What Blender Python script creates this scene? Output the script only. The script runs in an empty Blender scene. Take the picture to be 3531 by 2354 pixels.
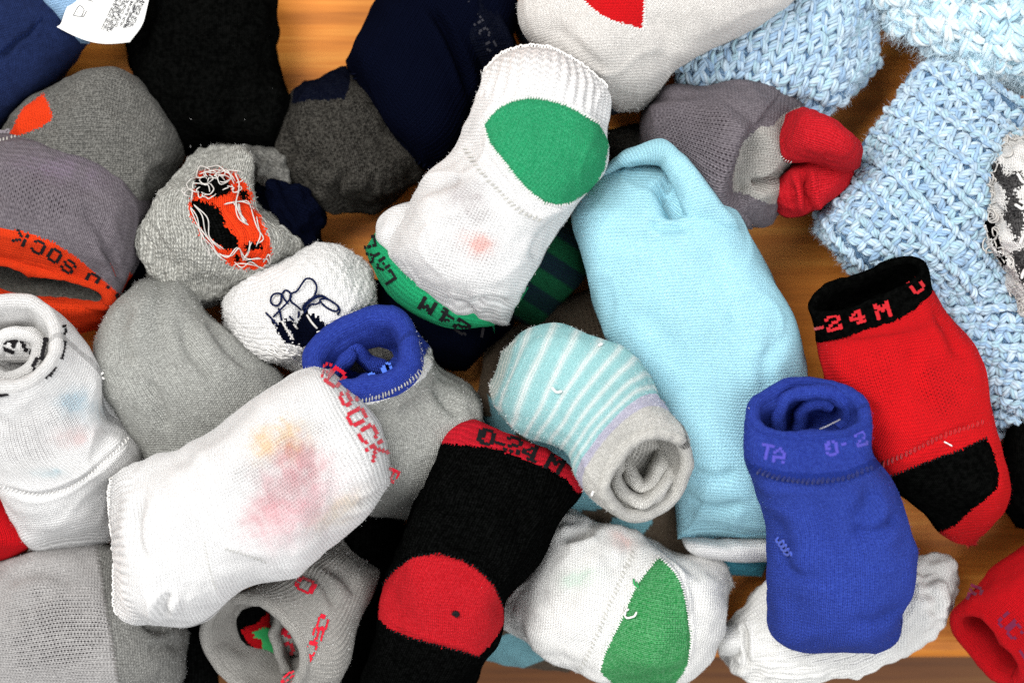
import bpy, math, random
import numpy as np

# ------------------------------------------------------------------ camera, light, exposure
scene = bpy.context.scene
COL = scene.collection
IMG_W, IMG_H = 2352.0, 1568.0          # tracing grid of the photograph
FRAME = 0.36                            # metres of table across the frame
SC = FRAME / IMG_W
CAM_H = 0.80

cam_d = bpy.data.cameras.new('camera')
cam = bpy.data.objects.new('camera', cam_d)
COL.objects.link(cam)
cam.location = (0, 0, CAM_H)
cam_d.sensor_width = 36.0
cam_d.lens = 36.0 * CAM_H / FRAME
cam_d.clip_start = 0.05
cam_d.clip_end = 20
cam_d.dof.use_dof = True
cam_d.dof.focus_distance = CAM_H - 0.052
cam_d.dof.aperture_fstop = 5.3
scene.camera = cam
scene.cycles.use_denoising = False

world = bpy.data.worlds.new('World')
scene.world = world
world.use_nodes = True
bg = world.node_tree.nodes['Background']
bg.inputs[0].default_value = (0.95, 0.97, 1.0, 1)
bg.inputs[1].default_value = 0.52


def area(name, loc, target, size, power, col):
    d = bpy.data.lights.new(name, 'AREA')
    d.shape = 'RECTANGLE'
    d.size, d.size_y = size
    d.energy = power
    d.color = col
    o = bpy.data.objects.new(name, d)
    COL.objects.link(o)
    o.location = loc
    v = np.array(target) - np.array(loc)
    from mathutils import Vector
    o.rotation_euler = Vector(v).to_track_quat('-Z', 'Y').to_euler()
    return o


area('window_light', (-0.9, 0.9, 1.85), (0, 0, 0.03), (1.4, 1.1), 66.0, (1.0, 0.985, 0.96))
area('fill_light', (0.8, -0.75, 1.9), (0, 0, 0.03), (1.7, 1.4), 46.0, (0.97, 0.985, 1.0))  # added fill lamp that brightens the lower front of the heap

vs = scene.view_settings
scene.display_settings.display_device = 'sRGB'
vs.view_transform = 'Standard'
vs.look = 'None'
vs.exposure = 0.0
vs.gamma = 1.0
vs.use_curve_mapping = False

rng = np.random.default_rng(7)


# ------------------------------------------------------------------ geometry helpers
def unproj(px, py, z):
    px = np.asarray(px, float); py = np.asarray(py, float); z = np.asarray(z, float)
    k = (CAM_H - z) / CAM_H
    return np.stack([(px - IMG_W / 2) * SC * k, (IMG_H / 2 - py) * SC * k, z + 0 * px], -1)


def proj(P):
    k = CAM_H / (CAM_H - P[..., 2])
    return np.stack([P[..., 0] * k / SC + IMG_W / 2, IMG_H / 2 - P[..., 1] * k / SC], -1)


def catmull(K, n_or_t):
    """K (m,d) control rows at integer parameters; t array in [0,m-1]"""
    K = np.asarray(K, float)
    m = len(K)
    t = np.asarray(n_or_t, float)
    i = np.clip(np.floor(t).astype(int), 0, m - 2)
    f = (t - i)[:, None]
    p1, p2 = K[i], K[i + 1]
    p0 = np.where((i > 0)[:, None], K[np.maximum(i - 1, 0)], 2 * p1 - p2)
    p3 = np.where((i < m - 2)[:, None], K[np.minimum(i + 2, m - 1)], 2 * p2 - p1)
    return 0.5 * (2 * p1 + (p2 - p0) * f + (2 * p0 - 5 * p1 + 4 * p2 - p3) * f ** 2 + (3 * p1 - p0 - 3 * p2 + p3) * f ** 3)


def smooth_line(pts, n):
    pts = np.asarray(pts, float)
    if len(pts) < 3:
        t = np.linspace(0, 1, n)[:, None]
        return pts[0] * (1 - t) + pts[-1] * t
    d = np.linspace(0, len(pts) - 1, 400)
    q = catmull(pts, d)
    L = np.r_[0, np.cumsum(np.linalg.norm(np.diff(q, axis=0), axis=1))]
    s = np.linspace(0, L[-1], n)
    return np.stack([np.interp(s, L, q[:, k]) for k in range(q.shape[1])], -1)


def field(P, wl, seed, k=14, stretch=(1, 1, 1)):
    r = np.random.default_rng(seed)
    d = r.normal(size=(k, 3))
    d /= np.linalg.norm(d, axis=1)[:, None]
    d *= (2 * math.pi / wl) * r.uniform(0.6, 1.5, size=(k, 1)) * np.array(stretch)
    ph = r.uniform(0, 2 * math.pi, k)
    out = np.zeros(P.shape[:-1])
    for a, b in zip(d, ph):
        out += np.cos(P @ a + b)
    return out / math.sqrt(k / 2)


def in_poly(pts, poly):
    x, y = pts[..., 0], pts[..., 1]
    poly = np.asarray(poly, float)
    inside = np.zeros(x.shape, bool)
    j = len(poly) - 1
    for i in range(len(poly)):
        xi, yi = poly[i]; xj, yj = poly[j]
        c = ((yi > y) != (yj > y)) & (x < (xj - xi) * (y - yi) / (yj - yi + 1e-9) + xi)
        inside ^= c
        j = i
    return inside


def line_dist(pts, line):
    """distance, signed side, normalised position along a polyline (pixels)"""
    line = smooth_line(line, 24)
    best = np.full(pts.shape[:-1], 1e9); side = np.zeros_like(best); pos = np.zeros_like(best)
    n = len(line) - 1
    for i in range(n):
        a, b = line[i], line[i + 1]
        ab = b - a; L2 = ab @ ab + 1e-9
        ap = pts - a
        t = np.clip((ap @ ab) / L2, 0, 1)
        q = ap - t[..., None] * ab
        d = np.hypot(q[..., 0], q[..., 1])
        s = np.sign(ab[0] * ap[..., 1] - ab[1] * ap[..., 0])
        m = d < best
        best = np.where(m, d, best); side = np.where(m, s, side); pos = np.where(m, (i + t) / n, pos)
    return best, side, pos


def lin(c, k=1.0):
    if isinstance(c, str):
        c = [int(c[i:i + 2], 16) / 255 for i in (0, 2, 4)]
    out = []
    for v in c:
        out.append((v / 12.92 if v <= 0.04045 else ((v + 0.055) / 1.055) ** 2.4) * k)
    return tuple(out)


# ------------------------------------------------------------------ materials
class NT:
    def __init__(self, mat):
        mat.use_nodes = True
        self.t = mat.node_tree
        self.t.nodes.clear()

    def n(self, kind, **kw):
        o = self.t.nodes.new(kind)
        for k, v in kw.items():
            setattr(o, k, v)
        return o

    def l(self, a, b):
        self.t.links.new(a, b)

    def m(self, op, a, b=None, c=None, clamp=False):
        o = self.n('ShaderNodeMath', operation=op, use_clamp=clamp)
        for i, v in enumerate((a, b, c)):
            if v is None:
                continue
            if isinstance(v, (int, float)):
                o.inputs[i].default_value = v
            else:
                self.l(v, o.inputs[i])
        return o.outputs[0]

    def mix(self, f, a, b, kind='MIX'):
        o = self.n('ShaderNodeMix', data_type='RGBA', blend_type=kind)
        for i, v in ((0, f), (6, a), (7, b)):
            if isinstance(v, (int, float)):
                o.inputs[i].default_value = v
            elif isinstance(v, tuple):
                o.inputs[i].default_value = (v[0], v[1], v[2], 1)
            else:
                self.l(v, o.inputs[i])
        return o.outputs[2]


MATS = {}


def knit(name, col, col2=None, heather=0.0, hscale=900.0, wale=0.0011, course=0.0009, gap=0.35, bump=1.0,
         sheen=0.25, rough=0.92, tint=False, fuzz=0.4, gapcol=None, pill=0.12, rot=False, grain=0.55):
    """knitted cloth: V stitches over a metric UV, melange fibre colours, soft pilling"""
    mat = bpy.data.materials.new(name)
    N = NT(mat)
    out = N.n('ShaderNodeOutputMaterial')
    bs = N.n('ShaderNodeBsdfPrincipled')
    N.l(bs.outputs[0], out.inputs[0])
    uv = N.n('ShaderNodeUVMap')
    uv.uv_map = 'UVMap'
    geo = N.n('ShaderNodeNewGeometry')
    wob = N.n('ShaderNodeTexNoise'); wob.inputs['Scale'].default_value = 90; wob.inputs['Detail'].default_value = 1
    N.l(geo.outputs['Position'], wob.inputs['Vector'])
    sep = N.n('ShaderNodeSeparateXYZ'); N.l(uv.outputs[0], sep.inputs[0])
    wv = N.m('MULTIPLY', N.m('SUBTRACT', wob.outputs[0], 0.5), 0.0012)
    x = N.m('DIVIDE', N.m('ADD', sep.outputs[1 if not rot else 0], wv), wale)
    y = N.m('DIVIDE', N.m('ADD', sep.outputs[0 if not rot else 1], wv), course)
    fx = N.m('SUBTRACT', N.m('FRACT', x), 0.5)
    ax = N.m('ABSOLUTE', fx)
    leg = N.m('ABSOLUTE', N.m('SINE', N.m('MULTIPLY', fx, 2 * math.pi)))
    row = N.m('SINE', N.m('MULTIPLY', N.m('ADD', y, N.m('MULTIPLY', ax, 1.3)), 2 * math.pi))
    h = N.m('MULTIPLY', leg, N.m('MULTIPLY_ADD', row, 0.35, 0.65))
    # fibres
    fib = N.n('ShaderNodeTexNoise'); fib.inputs['Scale'].default_value = hscale; fib.inputs['Detail'].default_value = 3
    fib.inputs['Roughness'].default_value = 0.7
    N.l(geo.outputs['Position'], fib.inputs['Vector'])
    big = N.n('ShaderNodeTexNoise'); big.inputs['Scale'].default_value = 70; big.inputs['Detail'].default_value = 4
    N.l(geo.outputs['Position'], big.inputs['Vector'])
    c = col
    if col2 is not None:
        mr = N.n('ShaderNodeMapRange'); mr.inputs[1].default_value = 0.5 - 0.13; mr.inputs[2].default_value = 0.5 + 0.13
        N.l(fib.outputs[0], mr.inputs[0])
        hh = N.m('MULTIPLY', mr.outputs[0], heather)
        c = N.mix(hh, col, col2)
    else:
        c = N.mix(0.0, col, col)
    # uneven dye and wear, plus groove shade painted in by stitch height
    k = N.m('MULTIPLY_ADD', N.m('SUBTRACT', big.outputs[0], 0.5), pill * 2, 1.0)
    k2 = N.m('MULTIPLY_ADD', N.m('SUBTRACT', fib.outputs[0], 0.5), fuzz, 1.0)
    kk = N.m('MULTIPLY', N.m('MULTIPLY', k, k2), N.m('MULTIPLY_ADD', h, grain, 1.0 - grain * 0.42))
    comb = N.n('ShaderNodeCombineColor')
    for i in range(3):
        N.l(kk, comb.inputs[i])
    c = N.mix(1.0, c, comb.outputs[0], 'MULTIPLY')
    if tint:
        at = N.n('ShaderNodeAttribute'); at.attribute_name = 'Tint'
        al = N.m('MULTIPLY', at.outputs['Alpha'], N.m('SUBTRACT', 1.3, N.m('MULTIPLY', h, 0.75)), clamp=True)
        c = N.mix(al, c, at.outputs['Color'])
    # see-through gaps between stitches, the dark inside painted on as colour
    par = N.m('MULTIPLY', N.m('MODULO', N.m('FLOOR', N.m('ABSOLUTE', x)), 2.0), 0.5)
    fy = N.m('SUBTRACT', N.m('FRACT', N.m('ADD', y, par)), 0.5)
    rr = N.m('SQRT', N.m('ADD', N.m('POWER', N.m('DIVIDE', ax, 0.30), 2.0), N.m('POWER', N.m('DIVIDE', N.m('ABSOLUTE', fy), 0.34), 2.0)))
    hole = N.m('MULTIPLY', N.m('SUBTRACT', 1.0, rr), 2.2, clamp=True)
    g = N.m('SUBTRACT', 1.0, N.m('MULTIPLY', h, 2.6), clamp=True)
    g = N.m('MAXIMUM', N.m('MULTIPLY', g, 0.45), hole)
    g = N.m('MULTIPLY', g, N.m('MULTIPLY', gap, N.m('MULTIPLY_ADD', big.outputs[0], 1.4, 0.3)))
    if tint:
        at2 = N.n('ShaderNodeAttribute'); at2.attribute_name = 'Open'
        g = N.m('MULTIPLY', g, N.m('MULTIPLY_ADD', at2.outputs['Fac'], 2.6, 0.4), clamp=True)
    gc = gapcol if gapcol is not None else tuple(v * 0.25 for v in col)
    if tint:
        gc = N.mix(at.outputs['Alpha'], gc, N.mix(1.0, at.outputs['Color'], (0.6, 0.45, 0.45), 'MULTIPLY'))
    c = N.mix(g, c, gc)
    N.l(c, bs.inputs['Base Color'])
    bs.inputs['Roughness'].default_value = rough
    bs.inputs['Specular IOR Level'].default_value = 0.12 if max(col) > 0.05 else 0.0
    bs.inputs['Sheen Weight'].default_value = sheen
    bs.inputs['Sheen Roughness'].default_value = 0.5
    bs.inputs['Sheen Tint'].default_value = tuple(min(1, v * 1.3 + 0.02) for v in col) + (1,)
    hb = N.m('ADD', N.m('MULTIPLY', h, 0.8), N.m('MULTIPLY', fib.outputs[0], 1.1))
    bp = N.n('ShaderNodeBump'); bp.inputs['Strength'].default_value = bump; bp.inputs['Distance'].default_value = 0.0006
    N.l(hb, bp.inputs['Height'])
    N.l(bp.outputs[0], bs.inputs['Normal'])
    MATS[name] = mat
    return mat


def plain(name, col, rough=0.85, noise=0.2, scale=1200, sheen=0.2, attr=False, bump=0.25):
    mat = bpy.data.materials.new(name)
    N = NT(mat)
    out = N.n('ShaderNodeOutputMaterial')
    bs = N.n('ShaderNodeBsdfPrincipled'); N.l(bs.outputs[0], out.inputs[0])
    geo = N.n('ShaderNodeNewGeometry')
    nz = N.n('ShaderNodeTexNoise'); nz.inputs['Scale'].default_value = scale; nz.inputs['Detail'].default_value = 3
    N.l(geo.outputs['Position'], nz.inputs['Vector'])
    k = N.m('MULTIPLY_ADD', N.m('SUBTRACT', nz.outputs[0], 0.5), noise * 2, 1.0)
    comb = N.n('ShaderNodeCombineColor')
    for i in range(3):
        N.l(k, comb.inputs[i])
    base = col
    if attr:
        a = N.n('ShaderNodeAttribute'); a.attribute_name = 'Tint'
        base = a.outputs['Color']
    c = N.mix(1.0, base, comb.outputs[0], 'MULTIPLY')
    N.l(c, bs.inputs['Base Color'])
    bs.inputs['Roughness'].default_value = rough
    bs.inputs['Specular IOR Level'].default_value = 0.15 if max(col) > 0.06 else 0.02
    bs.inputs['Sheen Weight'].default_value = sheen if max(col) > 0.06 else 0.0
    bp = N.n('ShaderNodeBump'); bp.inputs['Strength'].default_value = bump; bp.inputs['Distance'].default_value = 0.0003
    N.l(nz.outputs[0], bp.inputs['Height']); N.l(bp.outputs[0], bs.inputs['Normal'])
    MATS[name] = mat
    return mat


# ------------------------------------------------------------------ mesh building
def new_mesh(name, V, F, mat, uv=None, attrs=None, smooth=True):
    """V (n,3), F (m,4) or (m,3) int array"""
    me = bpy.data.meshes.new(name)
    V = np.ascontiguousarray(V, np.float32); F = np.ascontiguousarray(F, np.int32)
    k = F.shape[1]
    me.vertices.add(len(V)); me.vertices.foreach_set('co', V.ravel())
    me.loops.add(F.size); me.loops.foreach_set('vertex_index', F.ravel())
    me.polygons.add(len(F))
    me.polygons.foreach_set('loop_start', np.arange(0, F.size, k, dtype=np.int32))
    me.polygons.foreach_set('use_smooth', np.full(len(F), smooth))
    if uv is not None:
        l = me.uv_layers.new(name='UVMap')
        l.data.foreach_set('uv', np.ascontiguousarray(uv[F.ravel()], np.float32).ravel())
    for an, arr in (attrs or {}).items():
        if arr.ndim == 2:
            a = me.attributes.new(an, 'FLOAT_COLOR', 'POINT')
            a.data.foreach_set('color', np.ascontiguousarray(arr, np.float32).ravel())
        else:
            a = me.attributes.new(an, 'FLOAT', 'POINT')
            a.data.foreach_set('value', np.ascontiguousarray(arr, np.float32))
    me.update(calc_edges=True)
    me.validate()
    me.materials.append(mat)
    return me


class Thing:
    def __init__(self, name, label, category, px, group=None):
        self.o = bpy.data.objects.new(name, None)
        self.o.empty_display_size = 0.01
        COL.objects.link(self.o)
        self.loc = unproj(px[0], px[1], 0.0)
        self.o.location = self.loc
        self.o['label'] = label
        self.o['category'] = category
        if group:
            self.o['group'] = group

    def mesh(self, name, V, F, mat, uv=None, attrs=None, parent=None, kind=None, label=None, smooth=True):
        if len(F) == 0:
            return None
        me = new_mesh(name, np.asarray(V) - self.loc, F, mat, uv, attrs, smooth)
        o = bpy.data.objects.new(name, me)
        COL.objects.link(o)
        o.parent = parent or self.o
        if kind:
            o['kind'] = kind
        if label:
            o['label'] = label
        return o


def st(lx, ly, rx, ry, z, t, a=0.0, bow=0.0, e=2.3):
    return (lx, ly, rx, ry, z, t, a, bow, e)


class Loft:
    """tube of cloth lofted through traced stations; every station is a tilted super-ellipse"""

    def __init__(self, thing, stations, cap0=0.012, cap1=0.012, dens=1.0, lumps=((0.0007, 0.026), (0.00015, 0.009)),
                 creases=(), steps=(), ribs=None, seed=1, fold=0.0, wrinkle=((0.00045, 0.034, (1, 1, 1)),)):
        self.thing = thing
        S_ = np.array(stations, float)
        S_[:, 4] *= 0.01; S_[:, 5] *= 0.01          # cm to m
        L = unproj(S_[:, 0], S_[:, 1], S_[:, 4]); R = unproj(S_[:, 2], S_[:, 3], S_[:, 4])
        C = (L + R) / 2; A = (R - L) / 2
        tan = np.gradient(C, axis=0)
        tan[:, 2] = 0
        tan /= np.linalg.norm(tan, axis=1)[:, None] + 1e-12
        # axis perpendicular to A in the plane
        ax = np.stack([-A[:, 1], A[:, 0], 0 * A[:, 0]], -1)
        ax /= np.linalg.norm(ax, axis=1)[:, None] + 1e-12
        sgn = np.sign((ax * tan).sum(1)); sgn[sgn == 0] = 1
        ax *= sgn[:, None]
        al = np.radians(S_[:, 6])
        B = (S_[:, 5] / 2)[:, None] * (-np.sin(al)[:, None] * ax + np.cos(al)[:, None] * np.array([0, 0, 1.0]))
        D = np.cos(al)[:, None] * ax + np.sin(al)[:, None] * np.array([0, 0, 1.0])
        K = np.concatenate([C, A, B, D, S_[:, 7:9]], 1)
        tt = np.linspace(0, len(K) - 1, 600)
        Q = catmull(K, tt)
        s = np.r_[0, np.cumsum(np.linalg.norm(np.diff(Q[:, :3], axis=0), axis=1) + 1e-7)]
        total = s[-1]
        wid = np.linalg.norm(Q[:, 3:6], axis=1).max() * 2
        nu = int(np.clip(total / SC / 2.5 * dens, 24, 230)); ntop = int(np.clip(wid * 1.35 / SC / 2.5 * dens, 24, 230)); nb = max(10, ntop // 6)
        un = np.linspace(0, 1, nu)
        k0 = 0.55
        un = (1 - k0) * un + k0 * (0.5 - 0.5 * np.cos(math.pi * un))
        su = un * total
        q = np.stack([np.interp(su, s, Q[:, i]) for i in range(Q.shape[1])], -1)
        C, A, B, D, bow, e = q[:, :3], q[:, 3:6], q[:, 6:9], q[:, 9:12], q[:, 12], q[:, 13]
        D = D / np.linalg.norm(D, axis=1)[:, None]
        th = np.r_[np.linspace(0, math.pi, ntop, endpoint=False), np.linspace(math.pi, 2 * math.pi, nb, endpoint=False)]
        nv = len(th)
        if cap0:
            d = np.clip(su / cap0, 0, 1); B = B * np.sqrt(np.clip(1 - (1 - d) ** 2, 0.0004, 1))[:, None]
        if cap1:
            d = np.clip((total - su) / cap1, 0, 1); B = B * np.sqrt(np.clip(1 - (1 - d) ** 2, 0.0004, 1))[:, None]
        ct, sn = np.cos(th), np.sin(th)
        ex = (2 / e)[:, None]
        cx = np.sign(ct) * np.abs(ct)[None, :] ** ex
        sx = np.sign(sn) * np.abs(sn)[None, :] ** ex
        P = C[:, None] + cx[..., None] * A[:, None] + sx[..., None] * B[:, None]
        P = P + ((bow * SC)[:, None] * (1 - np.abs(cx) ** 2))[..., None] * D[:, None]
        self.nu, self.nv, self.ntop, self.total = nu, nv, ntop, total
        self.C, self.A, self.B, self.D = C, A, B, D
        self.su = su
        self.U = np.repeat(su[:, None], nv, 1)
        arc = np.linalg.norm(np.diff(P, axis=1, append=P[:, :1]), axis=2)
        circ = arc.sum(1)
        cum = np.cumsum(arc, 1) - arc
        self.Vn = cum / (circ[:, None] + 1e-9)
        self.Vm = self.Vn * np.median(circ)
        self.P = P
        N = self.normals()
        pp = proj(P)
        disp = np.zeros((nu, nv))
        for i, (amp, wl) in enumerate(lumps):
            disp += amp * field(P, wl, seed * 31 + i)
        if wrinkle:          # (amp, wavelength, stretch) sharp folds
            for i, (amp, wl, stx) in enumerate(wrinkle):
                f = field(P, wl, seed * 57 + i, k=10, stretch=stx)
                disp += amp * (np.exp(-(f / 0.4) ** 2) - 0.3)
        if ribs:
            for (u0, u1, period, amp, fade) in ribs:
                uu = su / total
                w = np.clip((uu - u0) / fade, 0, 1) * np.clip((u1 - uu) / fade, 0, 1)
                disp += (w[:, None] * amp) * np.cos(2 * math.pi * self.Vm / period + 0.8 * field(P, 0.03, seed + 5))
        top = np.clip(N[..., 2] * 3 + 0.6, 0, 1)
        for cr in creases:
            line, w, depth = cr[:3]
            d, sd, pos = line_dist(pp, line)
            tp = np.clip(np.sin(math.pi * np.clip(pos, 0.02, 0.98)) * 1.8, 0.0, 1)
            disp += top * tp * (-depth * np.exp(-(d / w) ** 2) + (0.3 if len(cr) < 4 else cr[3]) * depth * np.exp(-((d - 2.0 * w) / (1.1 * w)) ** 2))
        for (line, w, reach, h) in steps:
            d, sd, pos = line_dist(pp, line)
            tp = np.clip(np.sin(math.pi * np.clip(pos, 0.02, 0.98)) * 2.0, 0.0, 1)
            x = d * sd
            disp += top * tp * h * np.tanh(x / w) * np.exp(-(d / reach) ** 2)
        fadeend = np.ones(nu)
        self.P = P + (disp * fadeend[:, None])[..., None] * N
        self.N = self.normals()
        self.pp = proj(self.P)
        i, j = np.meshgrid(np.arange(nu - 1), np.arange(nv), indexing='ij')
        j2 = (j + 1) % nv
        self.F = np.stack([i * nv + j, (i + 1) * nv + j, (i + 1) * nv + j2, i * nv + j2], -1).reshape(-1, 4)
        # orientation
        v = self.P.reshape(-1, 3); f = self.F[len(self.F) // 2 + self.ntop // 2]
        nn = np.cross(v[f[1]] - v[f[0]], v[f[2]] - v[f[0]])
        if nn @ self.N.reshape(-1, 3)[f[0]] < 0:
            self.F = self.F[:, ::-1].copy()
        self.free = np.ones(len(self.F), bool)
        # closing seam: uv wraps at the underside
        self.uv = np.stack([self.U, self.Vm], -1).reshape(-1, 2)
        self.tint = np.zeros((nu, nv, 4)); self.open = np.zeros((nu, nv))
        fc = self.F
        self.fc_pp = self.pp.reshape(-1, 2)[fc].mean(1)
        self.fc_n = self.N.reshape(-1, 3)[fc].mean(1)
        self.fc_u = (self.U.reshape(-1)[fc].mean(1)) / total
        vv = self.Vn.reshape(-1)[fc]
        self.fc_v = np.where(np.ptp(vv, axis=1) > 0.5, 0.0, vv.mean(1))
        r = np.random.default_rng(seed + 100)
        self.jit = r.normal(size=(len(fc), 2))
        self.z_cache = None

    def normals(self):
        P = self.P
        du = np.gradient(P, axis=0)
        dv = (np.roll(P, -1, 1) - np.roll(P, 1, 1))
        N = np.cross(du, dv)
        N /= np.linalg.norm(N, axis=2)[..., None] + 1e-12
        out = P - self.C[:, None]
        m = np.sign((N * out).sum(2)).sum()
        return N if m >= 0 else -N

    # --- colouring
    def stain(self, x, y, rx, ry, rot, col, a, soft=1.0, layer='tint'):
        c, s = math.cos(math.radians(rot)), math.sin(math.radians(rot))
        dx, dy = self.pp[..., 0] - x, self.pp[..., 1] - y
        q = ((dx * c + dy * s) / rx) ** 2 + ((-dx * s + dy * c) / ry) ** 2
        q = q + 0.3 * field(self.P, 0.009, abs(int(x + y))) + 0.22 * field(self.P, 0.0035, abs(int(x - y)) + 999)
        w = min(1.0, a * 1.2) * np.exp(-np.clip(q, 0, 50) ** soft) * (self.N[..., 2] > 0)
        if layer == 'open':
            self.open = np.maximum(self.open, w)
            return
        b = self.tint
        a0 = b[..., 3]
        an = a0 + w * (1 - a0)
        b[..., :3] = (b[..., :3] * (a0 * (1 - w))[..., None] + np.array(col) * w[..., None]) / (an[..., None] + 1e-9)
        b[..., 3] = an

    def stripes(self, fn, col, a=1.0):
        w = np.clip(fn(self), 0, 1) * a
        b = self.tint; a0 = b[..., 3]; an = a0 + w * (1 - a0)
        b[..., :3] = (b[..., :3] * (a0 * (1 - w))[..., None] + np.array(col) * w[..., None]) / (an[..., None] + 1e-9)
        b[..., 3] = an

    # --- parts
    def part(self, name, mat, poly=None, u=None, cond=None, label=None, jitter=1.3, parent=None, also=None, kind=None):
        m = self.free.copy()
        if poly is not None:
            m &= in_poly(self.fc_pp + self.jit * jitter, poly) & (self.fc_n[:, 2] > -0.25)
        if u is not None:
            uu = self.fc_u + self.jit[:, 0] * 0.002
            m &= (uu >= u[0]) & (uu <= u[1])
        if cond is not None:
            m &= cond(self)
        if also is not None:
            m |= self.free & also(self)
        self.free &= ~m
        F = self.F[m]
        if len(F) == 0:
            return None
        used, inv = np.unique(F.ravel(), return_inverse=True)
        F2 = inv.reshape(F.shape)
        V = self.P.reshape(-1, 3)[used]
        at = {'Tint': self.tint.reshape(-1, 4)[used], 'Open': self.open.reshape(-1)[used]}
        return self.thing.mesh(name, V, F2, mat, self.uv[used], at, parent=parent, label=label, kind=kind)

    # --- points on the camera-facing surface
    def at(self, pts, off=0.0):
        pts = np.asarray(pts, float)
        if self.z_cache is None:
            k = self.N[..., 2] > 0.02
            self.z_cache = (self.pp[k], self.P[k], self.N[k])
        pp, P, N = self.z_cache
        out = np.zeros((len(pts), 3)); nrm = np.zeros((len(pts), 3))
        for a in range(0, len(pts), 64):
            d = ((pts[a:a + 64, None] - pp[None]) ** 2).sum(2)
            idx = np.argpartition(d, 4, axis=1)[:, :4]
            w = 1 / (np.take_along_axis(d, idx, 1) + 0.3)
            w /= w.sum(1, keepdims=True)
            z = (P[idx][..., 2] * w).sum(1)
            nn = (N[idx] * w[..., None]).sum(1)
            out[a:a + 64] = unproj(pts[a:a + 64, 0], pts[a:a + 64, 1], z)
            nrm[a:a + 64] = nn / (np.linalg.norm(nn, axis=1)[:, None] + 1e-9)
        return out + nrm * np.asarray(off).reshape(-1, 1) if np.ndim(off) else out + nrm * off, nrm

    def lip(self, mat_lip, mat_in, lip=0.0014, depth=0.022, shrink=0.82, name_lip='rim', name_in='lining', flip=False):
        Q = self.P[-1]; c = Q.mean(0); d = self.D[-1]
        inw = c - Q; inw -= np.outer(inw @ d, d); r = np.linalg.norm(inw, axis=1)[:, None]; inw /= r + 1e-9
        rows = []
        for ph in np.linspace(0, math.pi, 7):
            rows.append(Q + (1 - math.cos(ph)) * lip * inw + math.sin(ph) * lip * d)
        rows = np.array(rows)
        rows[1:] += 0.00012 * field(rows[1:], 0.004, 3)[..., None] * d
        nv = len(Q)
        def grid(R):
            n = len(R)
            i, j = np.meshgrid(np.arange(n - 1), np.arange(nv), indexing='ij'); j2 = (j + 1) % nv
            F = np.stack([i * nv + j, (i + 1) * nv + j, (i + 1) * nv + j2, i * nv + j2], -1).reshape(-1, 4)
            seg = np.r_[0, np.cumsum(np.linalg.norm(np.diff(R[:, 0], axis=0), axis=1))]
            uv = np.stack([np.repeat(seg[:, None], nv, 1), np.repeat(self.Vm[-1][None], n, 0)], -1).reshape(-1, 2)
            return R.reshape(-1, 3), F, uv
        V, F, uv = grid(rows)
        z4 = {'Tint': np.zeros((len(V), 4)), 'Open': np.zeros(len(V))}
        o1 = self.thing.mesh(name_lip, V, F, mat_lip, uv, z4)
        inn = [rows[-1]]
        for k in range(1, 13):
            f = k / 12
            sc = 1 - (1 - shrink) * f - (0.75 * max(0, f - 0.8) / 0.2 if f > 0.8 else 0)
            cc = c - d * depth * f
            q = cc + (rows[-1] - c) * max(sc, 0.05)
            q = q + 0.0006 * field(q, 0.012, 9)[:, None] * inw
            inn.append(q)
        V, F, uv = grid(np.array(inn))
        z4 = {'Tint': np.zeros((len(V), 4)), 'Open': np.zeros(len(V))}
        o2 = self.thing.mesh(name_in, V, F, mat_in, uv, z4)
        return o1, o2


def tube(path, rad, sides=6, taper=True):
    path = np.asarray(path, float); n = len(path)
    t = np.gradient(path, axis=0); t /= np.linalg.norm(t, axis=1)[:, None] + 1e-12
    up = np.array([0.13, 0.21, 0.97]); a = np.cross(t, up); a /= np.linalg.norm(a, axis=1)[:, None] + 1e-9
    b = np.cross(a, t)
    r = np.full(n, rad)
    if taper:
        r[0] *= 0.3; r[-1] *= 0.3
    ang = np.linspace(0, 2 * math.pi, sides, endpoint=False)
    V = path[:, None] + r[:, None, None] * (np.cos(ang)[None, :, None] * a[:, None] + np.sin(ang)[None, :, None] * b[:, None])
    i, j = np.meshgrid(np.arange(n - 1), np.arange(sides), indexing='ij'); j2 = (j + 1) % sides
    F = np.stack([i * sides + j, i * sides + j2, (i + 1) * sides + j2, (i + 1) * sides + j], -1).reshape(-1, 4)
    return V.reshape(-1, 3), F


def join(list_vf):
    Vs, Fs, o = [], [], 0
    for V, F in list_vf:
        Vs.append(V); Fs.append(F + o); o += len(V)
    return np.concatenate(Vs), np.concatenate(Fs)


def threads(loft, lines, rad, mat, name='loose_thread', lift=0.0012, kind='stuff', n=28, single=False):
    """yarn ends lying on the cloth; lines are pixel polylines"""
    acc = []
    for ln in lines:
        q = smooth_line(np.asarray(ln, float), n)
        P, N = loft.at(q)
        k = np.sin(np.linspace(0, math.pi, n)) ** 0.5
        P = P + np.array([0, 0, 1]) * (rad * 0.8 + lift * k * (0.6 + 0.4 * np.sin(np.linspace(0, 9, n) + len(acc))))[:, None]
        if single:
            V, F = tube(P, rad)
            loft.thing.mesh(name, V, F, mat)
        else:
            acc.append(tube(P, rad))
    if acc:
        V, F = join(acc)
        return loft.thing.mesh(name, V, F, mat, kind=kind)


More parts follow.
